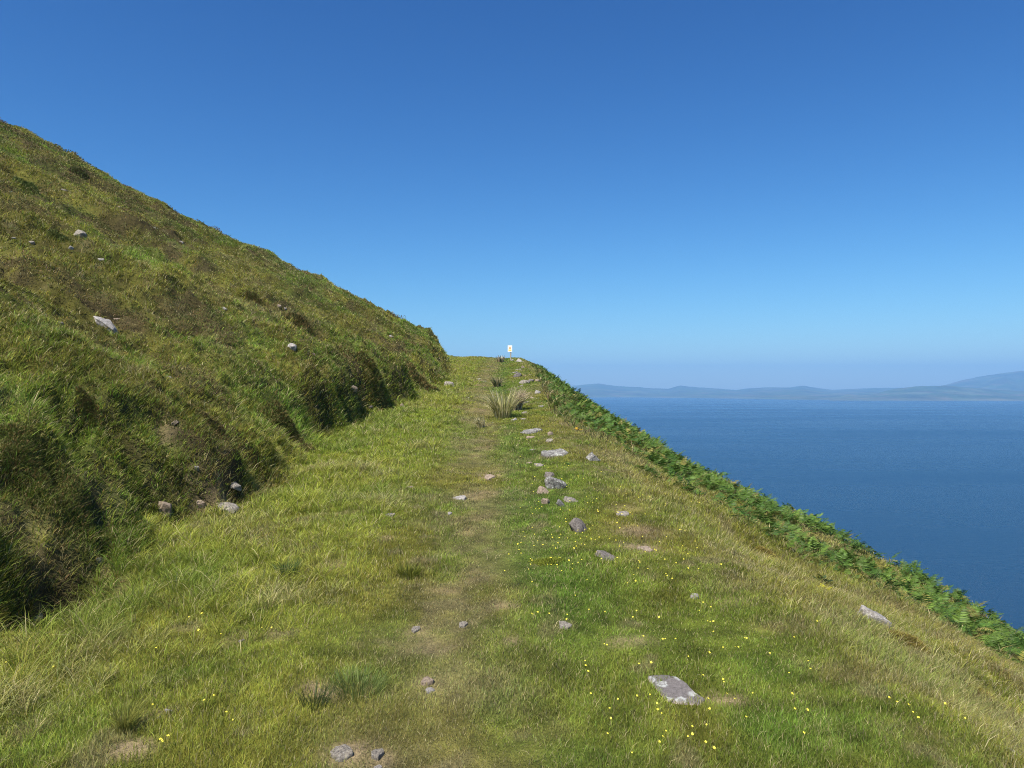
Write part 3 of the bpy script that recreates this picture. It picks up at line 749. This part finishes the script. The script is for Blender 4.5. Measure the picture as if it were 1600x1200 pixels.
# hillside grass
x, y, r = polar(160000, 3.6, 60, 1.3, 44)
K = cover(x, y)
m = (K['d'] > .02) & (rng.random(len(x)) > K['heath']*.75)
x, y, r = x[m], y[m], r[m]; K = {k_: v[m] for k_, v in K.items()}; n = len(x)
hb = rng.uniform(.04, .095, n)*(1+.35*vn(x*.9, y*.9, 95))*(1+.012*r)*(1+.6*sst((1.2-K['d'])/1.))
tag(tufts('hillside_grass', x, y, 14, hb, np.maximum(.0020, .00075*r), K['col'], .03+.003*r, .25, .95, M_grass, 1, .2, .12, .3, wdir=-.15),
    'rough tussocky grass covering the hillside', 'grass', kind='stuff')
# longer mixed grass hanging over the bank
x, y, r = polar(30000, 3.2, 30, 1.5, 44)
K = cover(x, y)
m = (K['d'] > .0) & (K['d'] < 2.6) & (rng.random(len(x)) < .62-.6*K['heath']) & (rng.random(len(x)) > K['bare'])
x, y, r = x[m], y[m], r[m]; K = {k_: v[m] for k_, v in K.items()}; n = len(x)
cl = lerp(C['hillg'], C['yellow']*.85, sst(.35+2.2*fbm(x*1.4, y*1.4, 99, 3)))
cl = lerp(cl, C['brown']*1.2, sst(-.5+2.2*fbm(x*1.9+7, y*1.9, 100, 3))*.8)
tag(tufts('bank_grass', x, y, 20, rng.uniform(.06, .17, n)*(1+.5*vn(x*1.5, y*1.5, 101)), np.maximum(.0016, .00072*r), cl, .02+.03*rng.random(n), .3, 1.1, M_grass, 2, .35, .12, .3, wdir=-.3),
    'long mixed green and brown grass hanging over the bank', 'long grass', kind='stuff')
# close cover on the steep faces of the bank, where a plan view holds too few plants
x, y, r = polar(900000, 3.2, 24, 1.5, 44)
F_, c_0, b_0 = zones(x, y); d_ = F_-x
m = (d_ > -.12) & (d_ < 2.2); x, y, r = x[m], y[m], r[m]
nn_ = normal(x, y, .05); st_ = np.sqrt(1-nn_[:, 2]**2)/nn_[:, 2]
K = cover(x, y)
m = (rng.random(len(x)) < np.clip(st_-.35, 0, 1.6)*.55) & (rng.random(len(x)) > K['bare']*.9)
x, y, r = x[m], y[m], r[m]; K = {k_: v[m] for k_, v in K.items()}; n = len(x)
cc = lerp(lerp(C['hillg'], C['hill'], rng.random(n)), C['brown'], sst(-.1+2.2*fbm(x*2+3, y*2, 103, 3)+rng.normal(0, .25, n))*.85)
print('bank cover', n)
tag(blades('bank_cover', x, y, rng.uniform(.03, .09, n), np.maximum(.0022, .0009*r)*rng.uniform(.6, 1.4, n), rng.normal(-.2, 1.1, n), rng.uniform(.3, 1.1, n), jitter(cc*1.15, .3, .06), M_grass, 1),
    'short mixed grass, moss and heather on the steep faces of the bank', 'grass', kind='stuff')
# heather and moss between the grass, darker and finer
def heather(x, y, r, hgt, colr, name, lbl, kind='stuff', spread=.0):
    n = len(x); az = rng.uniform(0, 2*np.pi, n)
    zo = rng.random(n)**.7*hgt
    return blades(name, x, y, np.maximum(.018, .0011*r)*rng.uniform(.7, 1.8, n), np.maximum(.005, .0009*r)*rng.uniform(.6, 1.3, n), az, rng.uniform(.3, 1.2, n), colr, M_heather, 1, .0, zoff=zo)
x, y, r = polar(1500000, 3.6, 60, 1.5, 44)
K = cover(x, y)
m = (K['d'] > -.05) & (rng.random(len(x)) < K['heath']*1.2+.14) & (rng.random(len(x)) > K['bare'])
x, y, r = x[m], y[m], r[m]; K = {k_: v[m] for k_, v in K.items()}; n = len(x)
t = sst(.5+1.8*fbm(x*1.3, y*1.3, 96, 3)); cc = lerp(C['heath'], C['heathg'], t)
cc = lerp(cc, C['brown']*1.5, sst(-.6+2.3*fbm(x*.9+4, y*.9, 97, 3))*.7)
hgt = .03+.13*np.clip(K['heath'], 0, 1)*(.6+.6*fbm(x*2.2, y*2.2, 98, 2)+.2)
o = heather(x, y, r, np.maximum(hgt, .02), jitter(cc, .25, .015), 'heather', '')
tag(o, 'dark brown green heather patches among the hillside grass', 'heather', kind='stuff')
# ------------------------------------------------------------------ bracken
def frond(seed, L=1.0, pairs=11):
    """one bipinnate frond along +X, arching; unit length"""
    r = np.random.default_rng(seed)
    V, Fc, A = [], [], []
    def ribbon(p0, p1, w0, w1, nrm, a):
        d = p1-p0; s = np.cross(nrm, d); s /= np.linalg.norm(s)+1e-9
        b = len(V); V.extend([p0-s*w0, p0+s*w0, p1+s*w1, p1-s*w1]); Fc.extend([[b, b+1, b+2], [b, b+2, b+3]]); A.extend([a]*4)
    def arch(t): return np.array([t*.86, 0, .34*t-.42*t*t])
    for i in range(7):
        ribbon(arch(i/7), arch((i+1)/7), .006*(1-i/8), .006*(1-(i+1)/8), np.array([0, 0, 1.]), .8)
    for i in range(pairs):
        t = .22+.78*(i/pairs)**.95
        p = arch(t); ln = .34*(1-((t-.22)/.80))**.9*(1 if i > 0 else .8)+.02
        for s in (-1, 1):
            dr = np.array([.45+r.normal(0, .06), s, -.12+r.normal(0, .12)]); dr /= np.linalg.norm(dr)
            nr = np.array([0, s*r.normal(0, .15), 1.])
            hw = ln*.05+.012; side = np.array([1., -.3*s, r.normal(0, .35)]); side /= np.linalg.norm(side)
            cL = r.uniform(.6, 1.35)
            for u0, u1, w0, w1 in ((0, .5, .55, 1.), (.5, 1., 1., .12)):
                b = len(V); a0 = p+dr*ln*u0+np.array([0, 0, -.12*ln*u0*u0]); a1 = p+dr*ln*u1+np.array([0, 0, -.12*ln*u1*u1])
                V.extend([a0-side*hw*w0, a0+side*hw*w0, a1+side*hw*w1, a1-side*hw*w1]); Fc.extend([[b, b+1, b+2], [b, b+2, b+3]]); A.extend([cL]*4)
    return np.array(V)*L, np.array(Fc), np.array(A)
FR = [frond(500+i, 1.0, 10+i % 3) for i in range(7)]
def fronds(name, x, y, z, sz, yaw, pitch, colr, mat=M_fern):
    Vs, Fs, Cs, off = [], [], [], 0
    for i in range(len(x)):
        V, Fc, A = FR[rng.integers(len(FR))]
        cp, sp, cy_, sy_ = math.cos(pitch[i]), math.sin(pitch[i]), math.cos(yaw[i]), math.sin(yaw[i])
        R = np.array([[cy_*cp, -sy_, -cy_*sp], [sy_*cp, cy_, -sy_*sp], [sp, 0, cp]])
        Vs.append((V*sz[i])@R.T+np.array([x[i], y[i], z[i]])); Fs.append(Fc+off); off += len(V)
        Cs.append(colr[i][None]*A[:, None])
    return mesh_np(name, np.concatenate(Vs), np.concatenate(Fs), np.concatenate(Cs), False)
from itertools import product
POLY = [(838, 572), (900, 600), (940, 640), (1000, 675), (1060, 705), (1130, 735), (1200, 775), (1270, 815), (1330, 838), (1420, 880), (1500, 925), (1600, 960), (1750, 1040), (2000, 1180),
        (2000, 1270), (1750, 1120), (1600, 1030), (1520, 985), (1440, 950), (1380, 905), (1345, 885), (1290, 868), (1270, 905), (1225, 882), (1160, 835), (1100, 800), (1040, 762), (1000, 735), (950, 702), (905, 675), (878, 668), (862, 640), (848, 600)]
PP = np.array(POLY, float)
def inpoly(px, py):
    ins = np.zeros(len(px), bool); j = len(PP)-1
    for i in range(len(PP)):
        xi, yi = PP[i]; xj, yj = PP[j]
        c_ = ((yi > py) != (yj > py)) & (px < (xj-xi)*(py-yi)/(yj-yi+1e-9)+xi)
        ins ^= c_; j = i
    return ins
# bracken stands on the outer slope: inner limit follows the lower edge seen in the photograph
low = [(1600, 1016), (1520, 972), (1440, 932), (1380, 890), (1290, 866), (1225, 855), (1160, 818), (1100, 790), (1040, 760), (1000, 733), (950, 700), (905, 672), (870, 650), (852, 608), (842, 585)]
lw = np.array([hit(*p)[:2] for p in low])
LWY = np.concatenate([lw[:, 1], [48.]]); LWX = np.concatenate([lw[:, 0], [lw[-1, 0]]])
o_ = np.argsort(LWY); LWY, LWX = LWY[o_], LWX[o_]
print('bracken inner edge', np.round(np.stack([LWX, LWY], 1), 1).tolist())
n = 170000
y = rng.uniform(6.5, 48, n); x = rng.uniform(.5, 15, n)
inner = np.interp(y, LWY, LWX); F_, c0_, br_ = zones(x, y)
inner = np.where(y < LWY[0], LWX[0]+(LWY[0]-y)*1.2, inner)
gap = fbm(x*.55, y*.4, 111, 3)
s_ = x-inner+.35*fbm(x*1.3, y*1.3, 112, 3)
dens = (s_ > 0)*(x < br_+3.2)*np.where(gap > -.13, 1, .10)
px_, py_ = pix(x, y, ground(x, y))
m = (rng.random(n) < dens*np.clip(14/y, .55, 1.)*1.9) & (px_ < 1800)
x, y, gap, s_ = x[m], y[m], gap[m], s_[m]
if len(x) > 17000: x, y, gap, s_ = x[:17000], y[:17000], gap[:17000], s_[:17000]
print('fronds', len(x))
n = len(x)
sz = rng.uniform(.12, .25, n)*(.8+.3*sst(s_/.8))*(1+.01*y)
colr = lerp(np.array([.050, .112, .018]), np.array([.125, .195, .030]), rng.random(n))*rng.uniform(.75, 1.25, (n, 1))
ol = rng.random(n) < .08; colr[ol] = np.array([.22, .20, .05])*rng.uniform(.7, 1.2, (ol.sum(), 1))
og = rng.random(n) < .0; colr[og] = np.array([.40, .15, .03])
zo = rng.uniform(.0, .09, n)*sst(s_/.6)
me = fronds('bracken', x, y, ground(x, y)+zo, sz, rng.uniform(0, 2*np.pi, n), rng.uniform(-.1, 1.1, n), colr)
tag(link('bracken', me, M_fern), 'dense green bracken along the brow above the sea', 'bracken', kind='stuff')
# dark undergrowth beneath and dead stems
n = 90000
y = rng.uniform(6.5, 48, n); x = rng.uniform(.5, 15, n); inner = np.interp(y, LWY, LWX); inner = np.where(y < LWY[0], LWX[0]+(LWY[0]-y)*1.2, inner)
F_, c0_, br_ = zones(x, y)
m = (x > inner-.1) & (x < br_+3); x, y = x[m], y[m]; r = np.hypot(x, y); n = len(x)
cc = lerp(C['heathg'], C['brown'], rng.random(n)**2)
blo = blades('undergrowth', x, y, rng.uniform(.06, .22, n), np.maximum(.006, .0013*r), rng.uniform(0, 6.3, n), rng.uniform(.3, 1, n), jitter(cc*1.2, .25, .08), M_grass, 1)
tag(blo, 'brown and olive grass growing between the bracken', 'undergrowth', kind='stuff')

# single fern plants that stand apart from the band
def fern_plant(px, py, sz, cols, nf, label, name='bracken_plant', cat='fern', group=None, flat=.4):
    p = hit(px, py)
    if p is None: print('no hit', label); return
    x0, y0, z0 = p; S = sz/1200*y0
    root = bpy.data.objects.new(name, None); col.objects.link(root); root.location = (x0, y0, z0); root.empty_display_size = .1
    tag(root, label, cat, group)
    for i in range(nf):
        ya = 2*math.pi*i/nf+random.uniform(-.4, .4)
        cc = np.array([cols[i % len(cols)]])*random.uniform(.8, 1.2)
        me = fronds('frond', [0], [0], [.01], [S*random.uniform(.8, 1.1)], [ya], [random.uniform(.1, .8)*flat*2], cc)
        link('frond', me, M_fern, root)
fern_plant(1283, 912, 26, [(.025, .06, .018)], 9, 'small dark green fern standing alone above the yellow frond', flat=.8)
fern_plant(1287, 924, 20, [(.55, .50, .03)], 4, 'bright yellow fern frond beside a small whitish stone', 'fern')
fern_plant(1394, 921, 12, [(.75, .20, .06)], 4, 'orange red dying frond at the lower edge of the bracken', 'fern')
fern_plant(1296, 872, 13, [(.70, .36, .05), (.4, .16, .05)], 6, 'orange brown withered fern near the bracken gap', 'fern')
fern_plant(914, 668, 13, [(.75, .68, .06)], 5, 'pale yellow frond at the bracken edge above the long slab', 'fern')
fern_plant(903, 673, 10, [(.75, .45, .04)], 4, 'amber yellow plant left of the pale yellow frond', 'fern')
fern_plant(811, 640, 12, [(.80, .50, .04)], 6, 'golden yellow plant at the foot of the leaning tussock', 'fern', flat=.8)
fern_plant(1445, 957, 14, [(.50, .42, .12)], 5, 'straw coloured fern at the bracken edge right of the orange frond', 'fern')
fern_plant(1590, 1035, 24, [(.42, .36, .12)], 6, 'tan withered fern at the right edge below the bracken', 'fern')
fern_plant(886, 727, 8, [(.03, .09, .02)], 8, 'tiny green fern in turf right of the long slab', 'fern')

# ------------------------------------------------------------------ tussocks, rushes and heather mounds that stand apart
def tussock(px, py, hpx, wpx, nb, cols, label, name='grass_tussock', cat='tussock', wind=(0, 0), wid=.0008, group=None):
    p = hit(px, py); x0, y0, z0 = p
    Hh = hpx/1200*y0; R = wpx/1200*y0/2
    a = rng.uniform(0, 6.283, nb); rr_ = np.sqrt(rng.random(nb))*R*.45
    x = x0+np.cos(a)*rr_; y = y0+np.sin(a)*rr_
    L = np.stack([np.cos(a)*.6+wind[0], np.sin(a)*.6+wind[1]], -1)
    c_ = np.array(cols)[rng.integers(0, len(cols), nb)]*rng.uniform(.6, 1.25, (nb, 1))
    o = blades(name, x, y, Hh*rng.uniform(.6, 1.25, nb), np.full(nb, wid*y0)*rng.uniform(.6, 1.2, nb), np.arctan2(L[:, 1], L[:, 0]), rng.uniform(.15, .8, nb), c_, M_grass, 2)
    return tag(o, label, cat, group)
ST = (.75, .66, .42); SG = (.50, .48, .20); SB = (.42, .33, .23); GD = (.05, .10, .03)
tussock(785, 652, 46, 56, 420, [ST, SG, SG, (.30, .28, .10)], 'tall pale straw tussock standing upright right of the far track', wind=(-.1, -.2))
tussock(803, 642, 38, 50, 420, [SB, ST, (.26, .2, .13)], 'brown grey tussock leaning right beside the pale straw one', wind=(.9, 0))
tussock(777, 605, 18, 26, 220, [SG, SB, GD], 'small dark tussock just beyond the pale straw one', wind=(0, 0))
tussock(782, 566, 11, 20, 160, [SB, GD, ST], 'bushy tussock on the skyline left of the signpost')
tussock(752, 668, 20, 26, 140, [ST, (.4, .36, .16)], 'low bleached tussock beside the path left of the tall one', wind=(-.6, -.3))
tussock(560, 1075, 30, 190, 360, [(.13, .19, .05), (.15, .20, .06), (.20, .25, .07)], 'dark green rush clump in the turf left of the near track', 'rush_clump', 'rushes')
tussock(492, 1100, 40, 80, 110, [(.06, .08, .03), (.09, .13, .04)], 'sparse dark rushes growing from a bare brown patch', 'rush_clump', 'rushes')
tussock(200, 1140, 50, 60, 260, [(.28, .27, .06), (.2, .22, .05)], 'yellow green tussock left of the white quartz lump', wind=(.3, .2))
tussock(450, 900, 30, 60, 200, [(.10, .16, .05), (.13, .18, .05)], 'bluish green tussock in the grass left of the track', wind=(.2, 0))
tussock(640, 900, 22, 70, 260, [(.20, .21, .03), (.12, .15, .03)], 'mossy yellow green hummock of grass left of the worn track')
def mound(px, py, wpx, hpx, cols, label, n=9000, cat='heather', tilt=0):
    n = int(n*.45)
    p = hit(px, py); x0, y0, z0 = p
    W = wpx/1200*y0/2; D = W*.75; Hh = hpx/1200*y0*.35
    a = rng.uniform(0, 6.283, n); q = rng.random(n)**.8*(1+.25*vn(np.cos(a)*2+px, np.sin(a)*2+py, 133))
    x = x0+np.cos(a)*q*W*(1+.15*np.sin(3*a)); y = y0+np.sin(a)*q*D
    zo = Hh*np.sqrt(np.clip(1-q**2, 0, 1))*(.9+.25*vn(x*6, y*6, 131))-.02
    c_ = np.array(cols)[rng.integers(0, len(cols), n)]*rng.uniform(.6, 1.3, (n, 1))
    sc = max(.03, .004*y0)
    o = blades('heather_mound', x, y, sc*rng.uniform(.7, 1.8, n), np.maximum(.004, .0009*y0)*rng.uniform(.6, 1.4, n), rng.uniform(0, 6.283, n), rng.uniform(.2, 1., n), c_*1.35, M_heather, 1, 0, zoff=zo)
    return tag(o, label, cat)
OL = (.20, .18, .035); OB = (.15, .105, .04); DKc = (.10, .12, .035)
mound(1418, 1008, 64, 40, [OL, OB, (.14, .12, .03)], 'olive brown heather mound below the pale grey boulder')
mound(1535, 1090, 40, 20, [OL, OB], 'smaller olive heather mound near the right edge', 5000)
mound(1195, 868, 34, 24, [OL, OB], 'olive heather tuft at the lower edge of the bracken', 5000)
mound(858, 880, 50, 14, [(.14, .16, .02), (.11, .13, .02)], 'soft mossy olive hummock below the leaning stone', 5000, 'moss')
mound(35, 292, 38, 26, [DKc, (.06, .08, .02)], 'dark round bush high on the hillside at far left', 1500)
mound(120, 272, 26, 18, [DKc, (.07, .06, .03)], 'dark bush near the hill skyline right of the round one', 1500)
mound(92, 378, 44, 24, [DKc, (.05, .06, .015)], 'dark heather strip left of the high grey rock', 1500)
mound(465, 508, 40, 20, [(.05, .06, .018), OB], 'dark green clump in the middle of the hillside', 1500)
mound(135, 642, 44, 28, [DKc, OB], 'dark heather hump on the lower hillside', 8000)
mound(395, 468, 24, 10, [DKc, OB], 'small dark clump under the skyline of the hill', 1500)
mound(570, 580, 110, 26, [OB, (.10, .10, .02), DKc], 'brown green heather brow overhanging the dark bank', 9000)
mound(655, 600, 60, 24, [OB, DKc], 'heather brow over the far end of the bank', 6000)
mound(440, 690, 90, 60, [DKc, OB, (.07, .08, .02)], 'big dark heather clump on the bank above the long grass', 14000)
mound(320, 680, 80, 40, [OB, DKc, (.08, .06, .035)], 'brown heather clump above the crumbled bank', 12000)
mound(60, 760, 130, 60, [DKc, OB, (.08, .10, .02)], 'dark heather and grass hump at the left above the hollow', 18000)

# ------------------------------------------------------------------ yellow flowers
k = N('yellow_petal'); b = k.bsdf((.68, .58, .06), .5, None, .3); M_petal = k.m
def flower_np(x, y, z, s, a, tx, ty):
    V = [[x, y, z-.0]]; F_ = []
    for i in range(4):
        t0 = a+i*math.pi/2
        for dt, rr_ in ((-.66, .85), (0, 1.0), (.66, .85)):
            cx_, cy_ = math.cos(t0+dt)*rr_*s, math.sin(t0+dt)*rr_*s
            V.append([x+cx_, y+cy_, z+.15*s+cx_*tx+cy_*ty])
        b_ = 1+i*3
        F_ += [[0, b_, b_+1], [0, b_+1, b_+2]]
    return V, F_
def flower_mesh(name, pts):
    V, F_ = [], []
    for p in pts:
        v, f = flower_np(*p); o = len(V); V += v; F_ += [[q+o for q in t] for t in f]
    return mesh_np(name, np.array(V), np.array(F_))
fl = [(1017, 1052), (998, 1053), (1098, 1070), (1129, 1083), (1153, 1028), (1148, 1030), (1129, 1027), (1055, 1015), (1039, 1015), (1035, 1015), (1005, 1010), (1029, 978),
      (1114, 1000), (1109, 988), (1108, 1038), (1105, 989), (1166, 1011), (1163, 1012), (1202, 1034), (1262, 1054), (1265, 1059), (1241, 1131), (1261, 1130), (1255, 1165), (1103, 1149),
      (1108, 1126), (1106, 1111), (1135, 1100), (1130, 1084), (1147, 1107), (995, 1110), (1015, 1107), (1026, 1117), (1027, 1127), (1033, 1132), (965, 1113), (952, 1123), (954, 1143),
      (949, 1162), (987, 1198), (1035, 1167), (1040, 1163), (1081, 1167), (1081, 1157), (1074, 1174), (1102, 1184), (1115, 1192), (1165, 1139), (1175, 1103), (1237, 1105), (1232, 1071),
      (923, 1100), (915, 1057), (919, 1063), (914, 1050), (944, 1024), (948, 1024), (945, 974), (920, 967), (980, 925), (990, 913), (885, 985), (886, 975), (831, 976), (833, 978), (858, 973), (840, 970),
      (875, 886), (820, 849), (809, 864), (811, 872), (814, 857), (795, 877), (863, 850), (903, 890), (889, 891), (917, 918), (1005, 924), (1042, 912), (1056, 890), (1091, 900),
      (1068, 888), (1075, 903), (1040, 912), (1050, 915), (1098, 957), (1110, 960), (1114, 985), (1075, 1040), (1092, 967), (1276, 989), (1240, 1010), (1400, 1116), (1388, 1113), (1418, 1122), (1425, 1130), (1433, 1139), (1475, 1116), (1506, 1139),
      (256, 1176), (255, 1180), (264, 1175), (252, 1175), (240, 1119), (320, 1112), (336, 1106), (355, 1136), (365, 1141), (335, 1107), (311, 1001), (346, 1003), (85, 1055), (11, 1051), (296, 977), (316, 974), (363, 920), (410, 993), (425, 1000), (245, 1030), (1030, 1182)]
lawn = 'yellow tormentil flowers in the turf'
j = 0
def add_flower(px, py, lbl):
    p = hit(px, py)
    if p is None or p[1] > 12: return
    x_, y_, z_ = p; s = random.uniform(.0036, .0062)*(1 if y_ < 4 else 1.0+.05*(y_-4))
    me = flower_mesh('yellow_flower', [(0, 0, 0, s, random.uniform(0, 1.5), random.uniform(-.3, .3), random.uniform(.1, .8))])
    o = link('yellow_flower', me, M_petal); o.location = (x_, y_, z_+random.uniform(.045, .068)); tag(o, lbl, 'flower', lawn)
for (px, py) in fl:
    if px < 500: lbl = 'tiny yellow flower in the rough grass left of the track'
    elif px > 1380: lbl = 'tiny yellow flower in dry grass on the lower right slope'
    elif py > 1040: lbl = 'tiny yellow flower in the green turf around the ringed lichen slab'
    else: lbl = 'tiny yellow flower in olive turf between the track and the slope crease'
    add_flower(px, py, lbl)
for i in range(44):
    px, py = (rng.normal(885, 45), rng.normal(850, 25)) if i % 3 else (rng.uniform(820, 1010), rng.uniform(700, 1000))
    add_flower(px, py, 'tiny yellow flower in olive turf between the track and the slope crease')
pts = []
for i in range(170):
    px, py = rng.uniform(800, 1130), rng.uniform(680, 930); p = hit(px, py)
    if p and 5 < p[1] < 16 and p[0] < 4: pts.append((p[0], p[1], p[2]+.045, rng.uniform(.003, .005)*(1+.05*p[1]), rng.random(), 0, .4))
tag(link('yellow_flowers', flower_mesh('yellow_flowers', pts), M_petal), 'faint sprinkle of yellow and cream flowers over the rim turf', 'flowers', kind='stuff')

# ------------------------------------------------------------------ signpost on the crest
p = hit(798, 563.5) or (-.08, 47, 3.3)
sx_, sy_, sz_ = p; U = sy_/1200
root = bpy.data.objects.new('signpost', None); col.objects.link(root); root.location = (sx_, sy_, sz_)
tag(root, 'white warning sign with orange symbol on a short grey post on the skyline', 'sign')
def box(name, c, s, mat, parent, bev=.004):
    b = bmesh.new(); bmesh.ops.create_cube(b, size=1)
    for v in b.verts: v.co = mathutils.Vector((v.co.x*s[0]+c[0], v.co.y*s[1]+c[1], v.co.z*s[2]+c[2]))
    bmesh.ops.bevel(b, geom=b.edges[:], offset=bev, segments=2, affect='EDGES')
    me = bpy.data.meshes.new(name); b.to_mesh(me); b.free(); return link(name, me, mat, parent)
M_post = plain('weathered_wood', (.34, .31, .26), .85, .25, 18)
M_board = plain('white_board', (.82, .81, .76), .5, .03, 5)
M_or = plain('orange_print', (.80, .38, .06), .5, .05, 5); M_ye = plain('yellow_print', (.85, .60, .14), .5, .05, 5); M_bk = plain('dark_print', (.35, .16, .05), .5, .1, 5)
post = box('post', (0, .03, 8*U), (.075, .075, 17*U), M_post, root, .008)
box('bracket', (0, -.012, 12.6*U), (.09, .01, .03), plain('steel', (.25, .25, .26), .4, .1, 10), root, .002)
board = box('board', (-.045, -.022, 18.6*U), (7*U, .012, 10.6*U), M_board, root, .003)
def flat(name, pts, yy, mat, par):
    b = bmesh.new(); f = b.faces.new([b.verts.new((q[0], yy, q[1])) for q in pts])
    r_ = bmesh.ops.extrude_face_region(b, geom=[f]); bmesh.ops.translate(b, vec=(0, -.002, 0), verts=[v for v in r_['geom'] if isinstance(v, bmesh.types.BMVert)])
    bmesh.ops.recalc_face_normals(b, faces=b.faces[:])
    me = bpy.data.meshes.new(name); b.to_mesh(me); b.free(); return link(name, me, mat, par)
bx_, bz_ = -.045, 18.6*U
sy0 = bpy.data.objects
sb = flat('symbol', [(bx_-1.9*U, bz_+.1*U), (bx_+1.9*U, bz_+.1*U), (bx_+.2*U, bz_+3.6*U), (bx_-.2*U, bz_+3.6*U)], -.0295, M_or, board)
flat('figure', [(bx_-.6*U, bz_+.6*U), (bx_+.8*U, bz_+.6*U), (bx_+.5*U, bz_+1.7*U), (bx_, bz_+2.3*U)], -.033, M_bk, board)
flat('text_band', [(bx_-2.4*U, bz_-3.6*U), (bx_+2.2*U, bz_-3.6*U), (bx_+2.2*U, bz_-1.2*U), (bx_-2.4*U, bz_-1.2*U)], -.0295, M_ye, board)

# ------------------------------------------------------------------ haze over the bay
me = bpy.data.meshes.new('haze')
b = bmesh.new(); bmesh.ops.create_cube(b, size=1)
lo, hi = (-9500, -3500, -140.5), (13500, 20000, 620)
for v in b.verts: v.co = mathutils.Vector([lo[i]+(v.co[i]+.5)*(hi[i]-lo[i]) for i in range(3)])
b.to_mesh(me); b.free()
k = N('haze_air'); pv = k.n('VolumePrincipled'); pv.inputs['Color'].default_value = (.27, .57, 1.0, 1); pv.inputs['Density'].default_value = 9.5e-5
pv.inputs['Anisotropy'].default_value = .0
k.l(pv.outputs[0], k.out.inputs['Volume'])
tag(link('haze', me, k.m), 'thin blue haze over the bay', 'haze', kind='stuff')
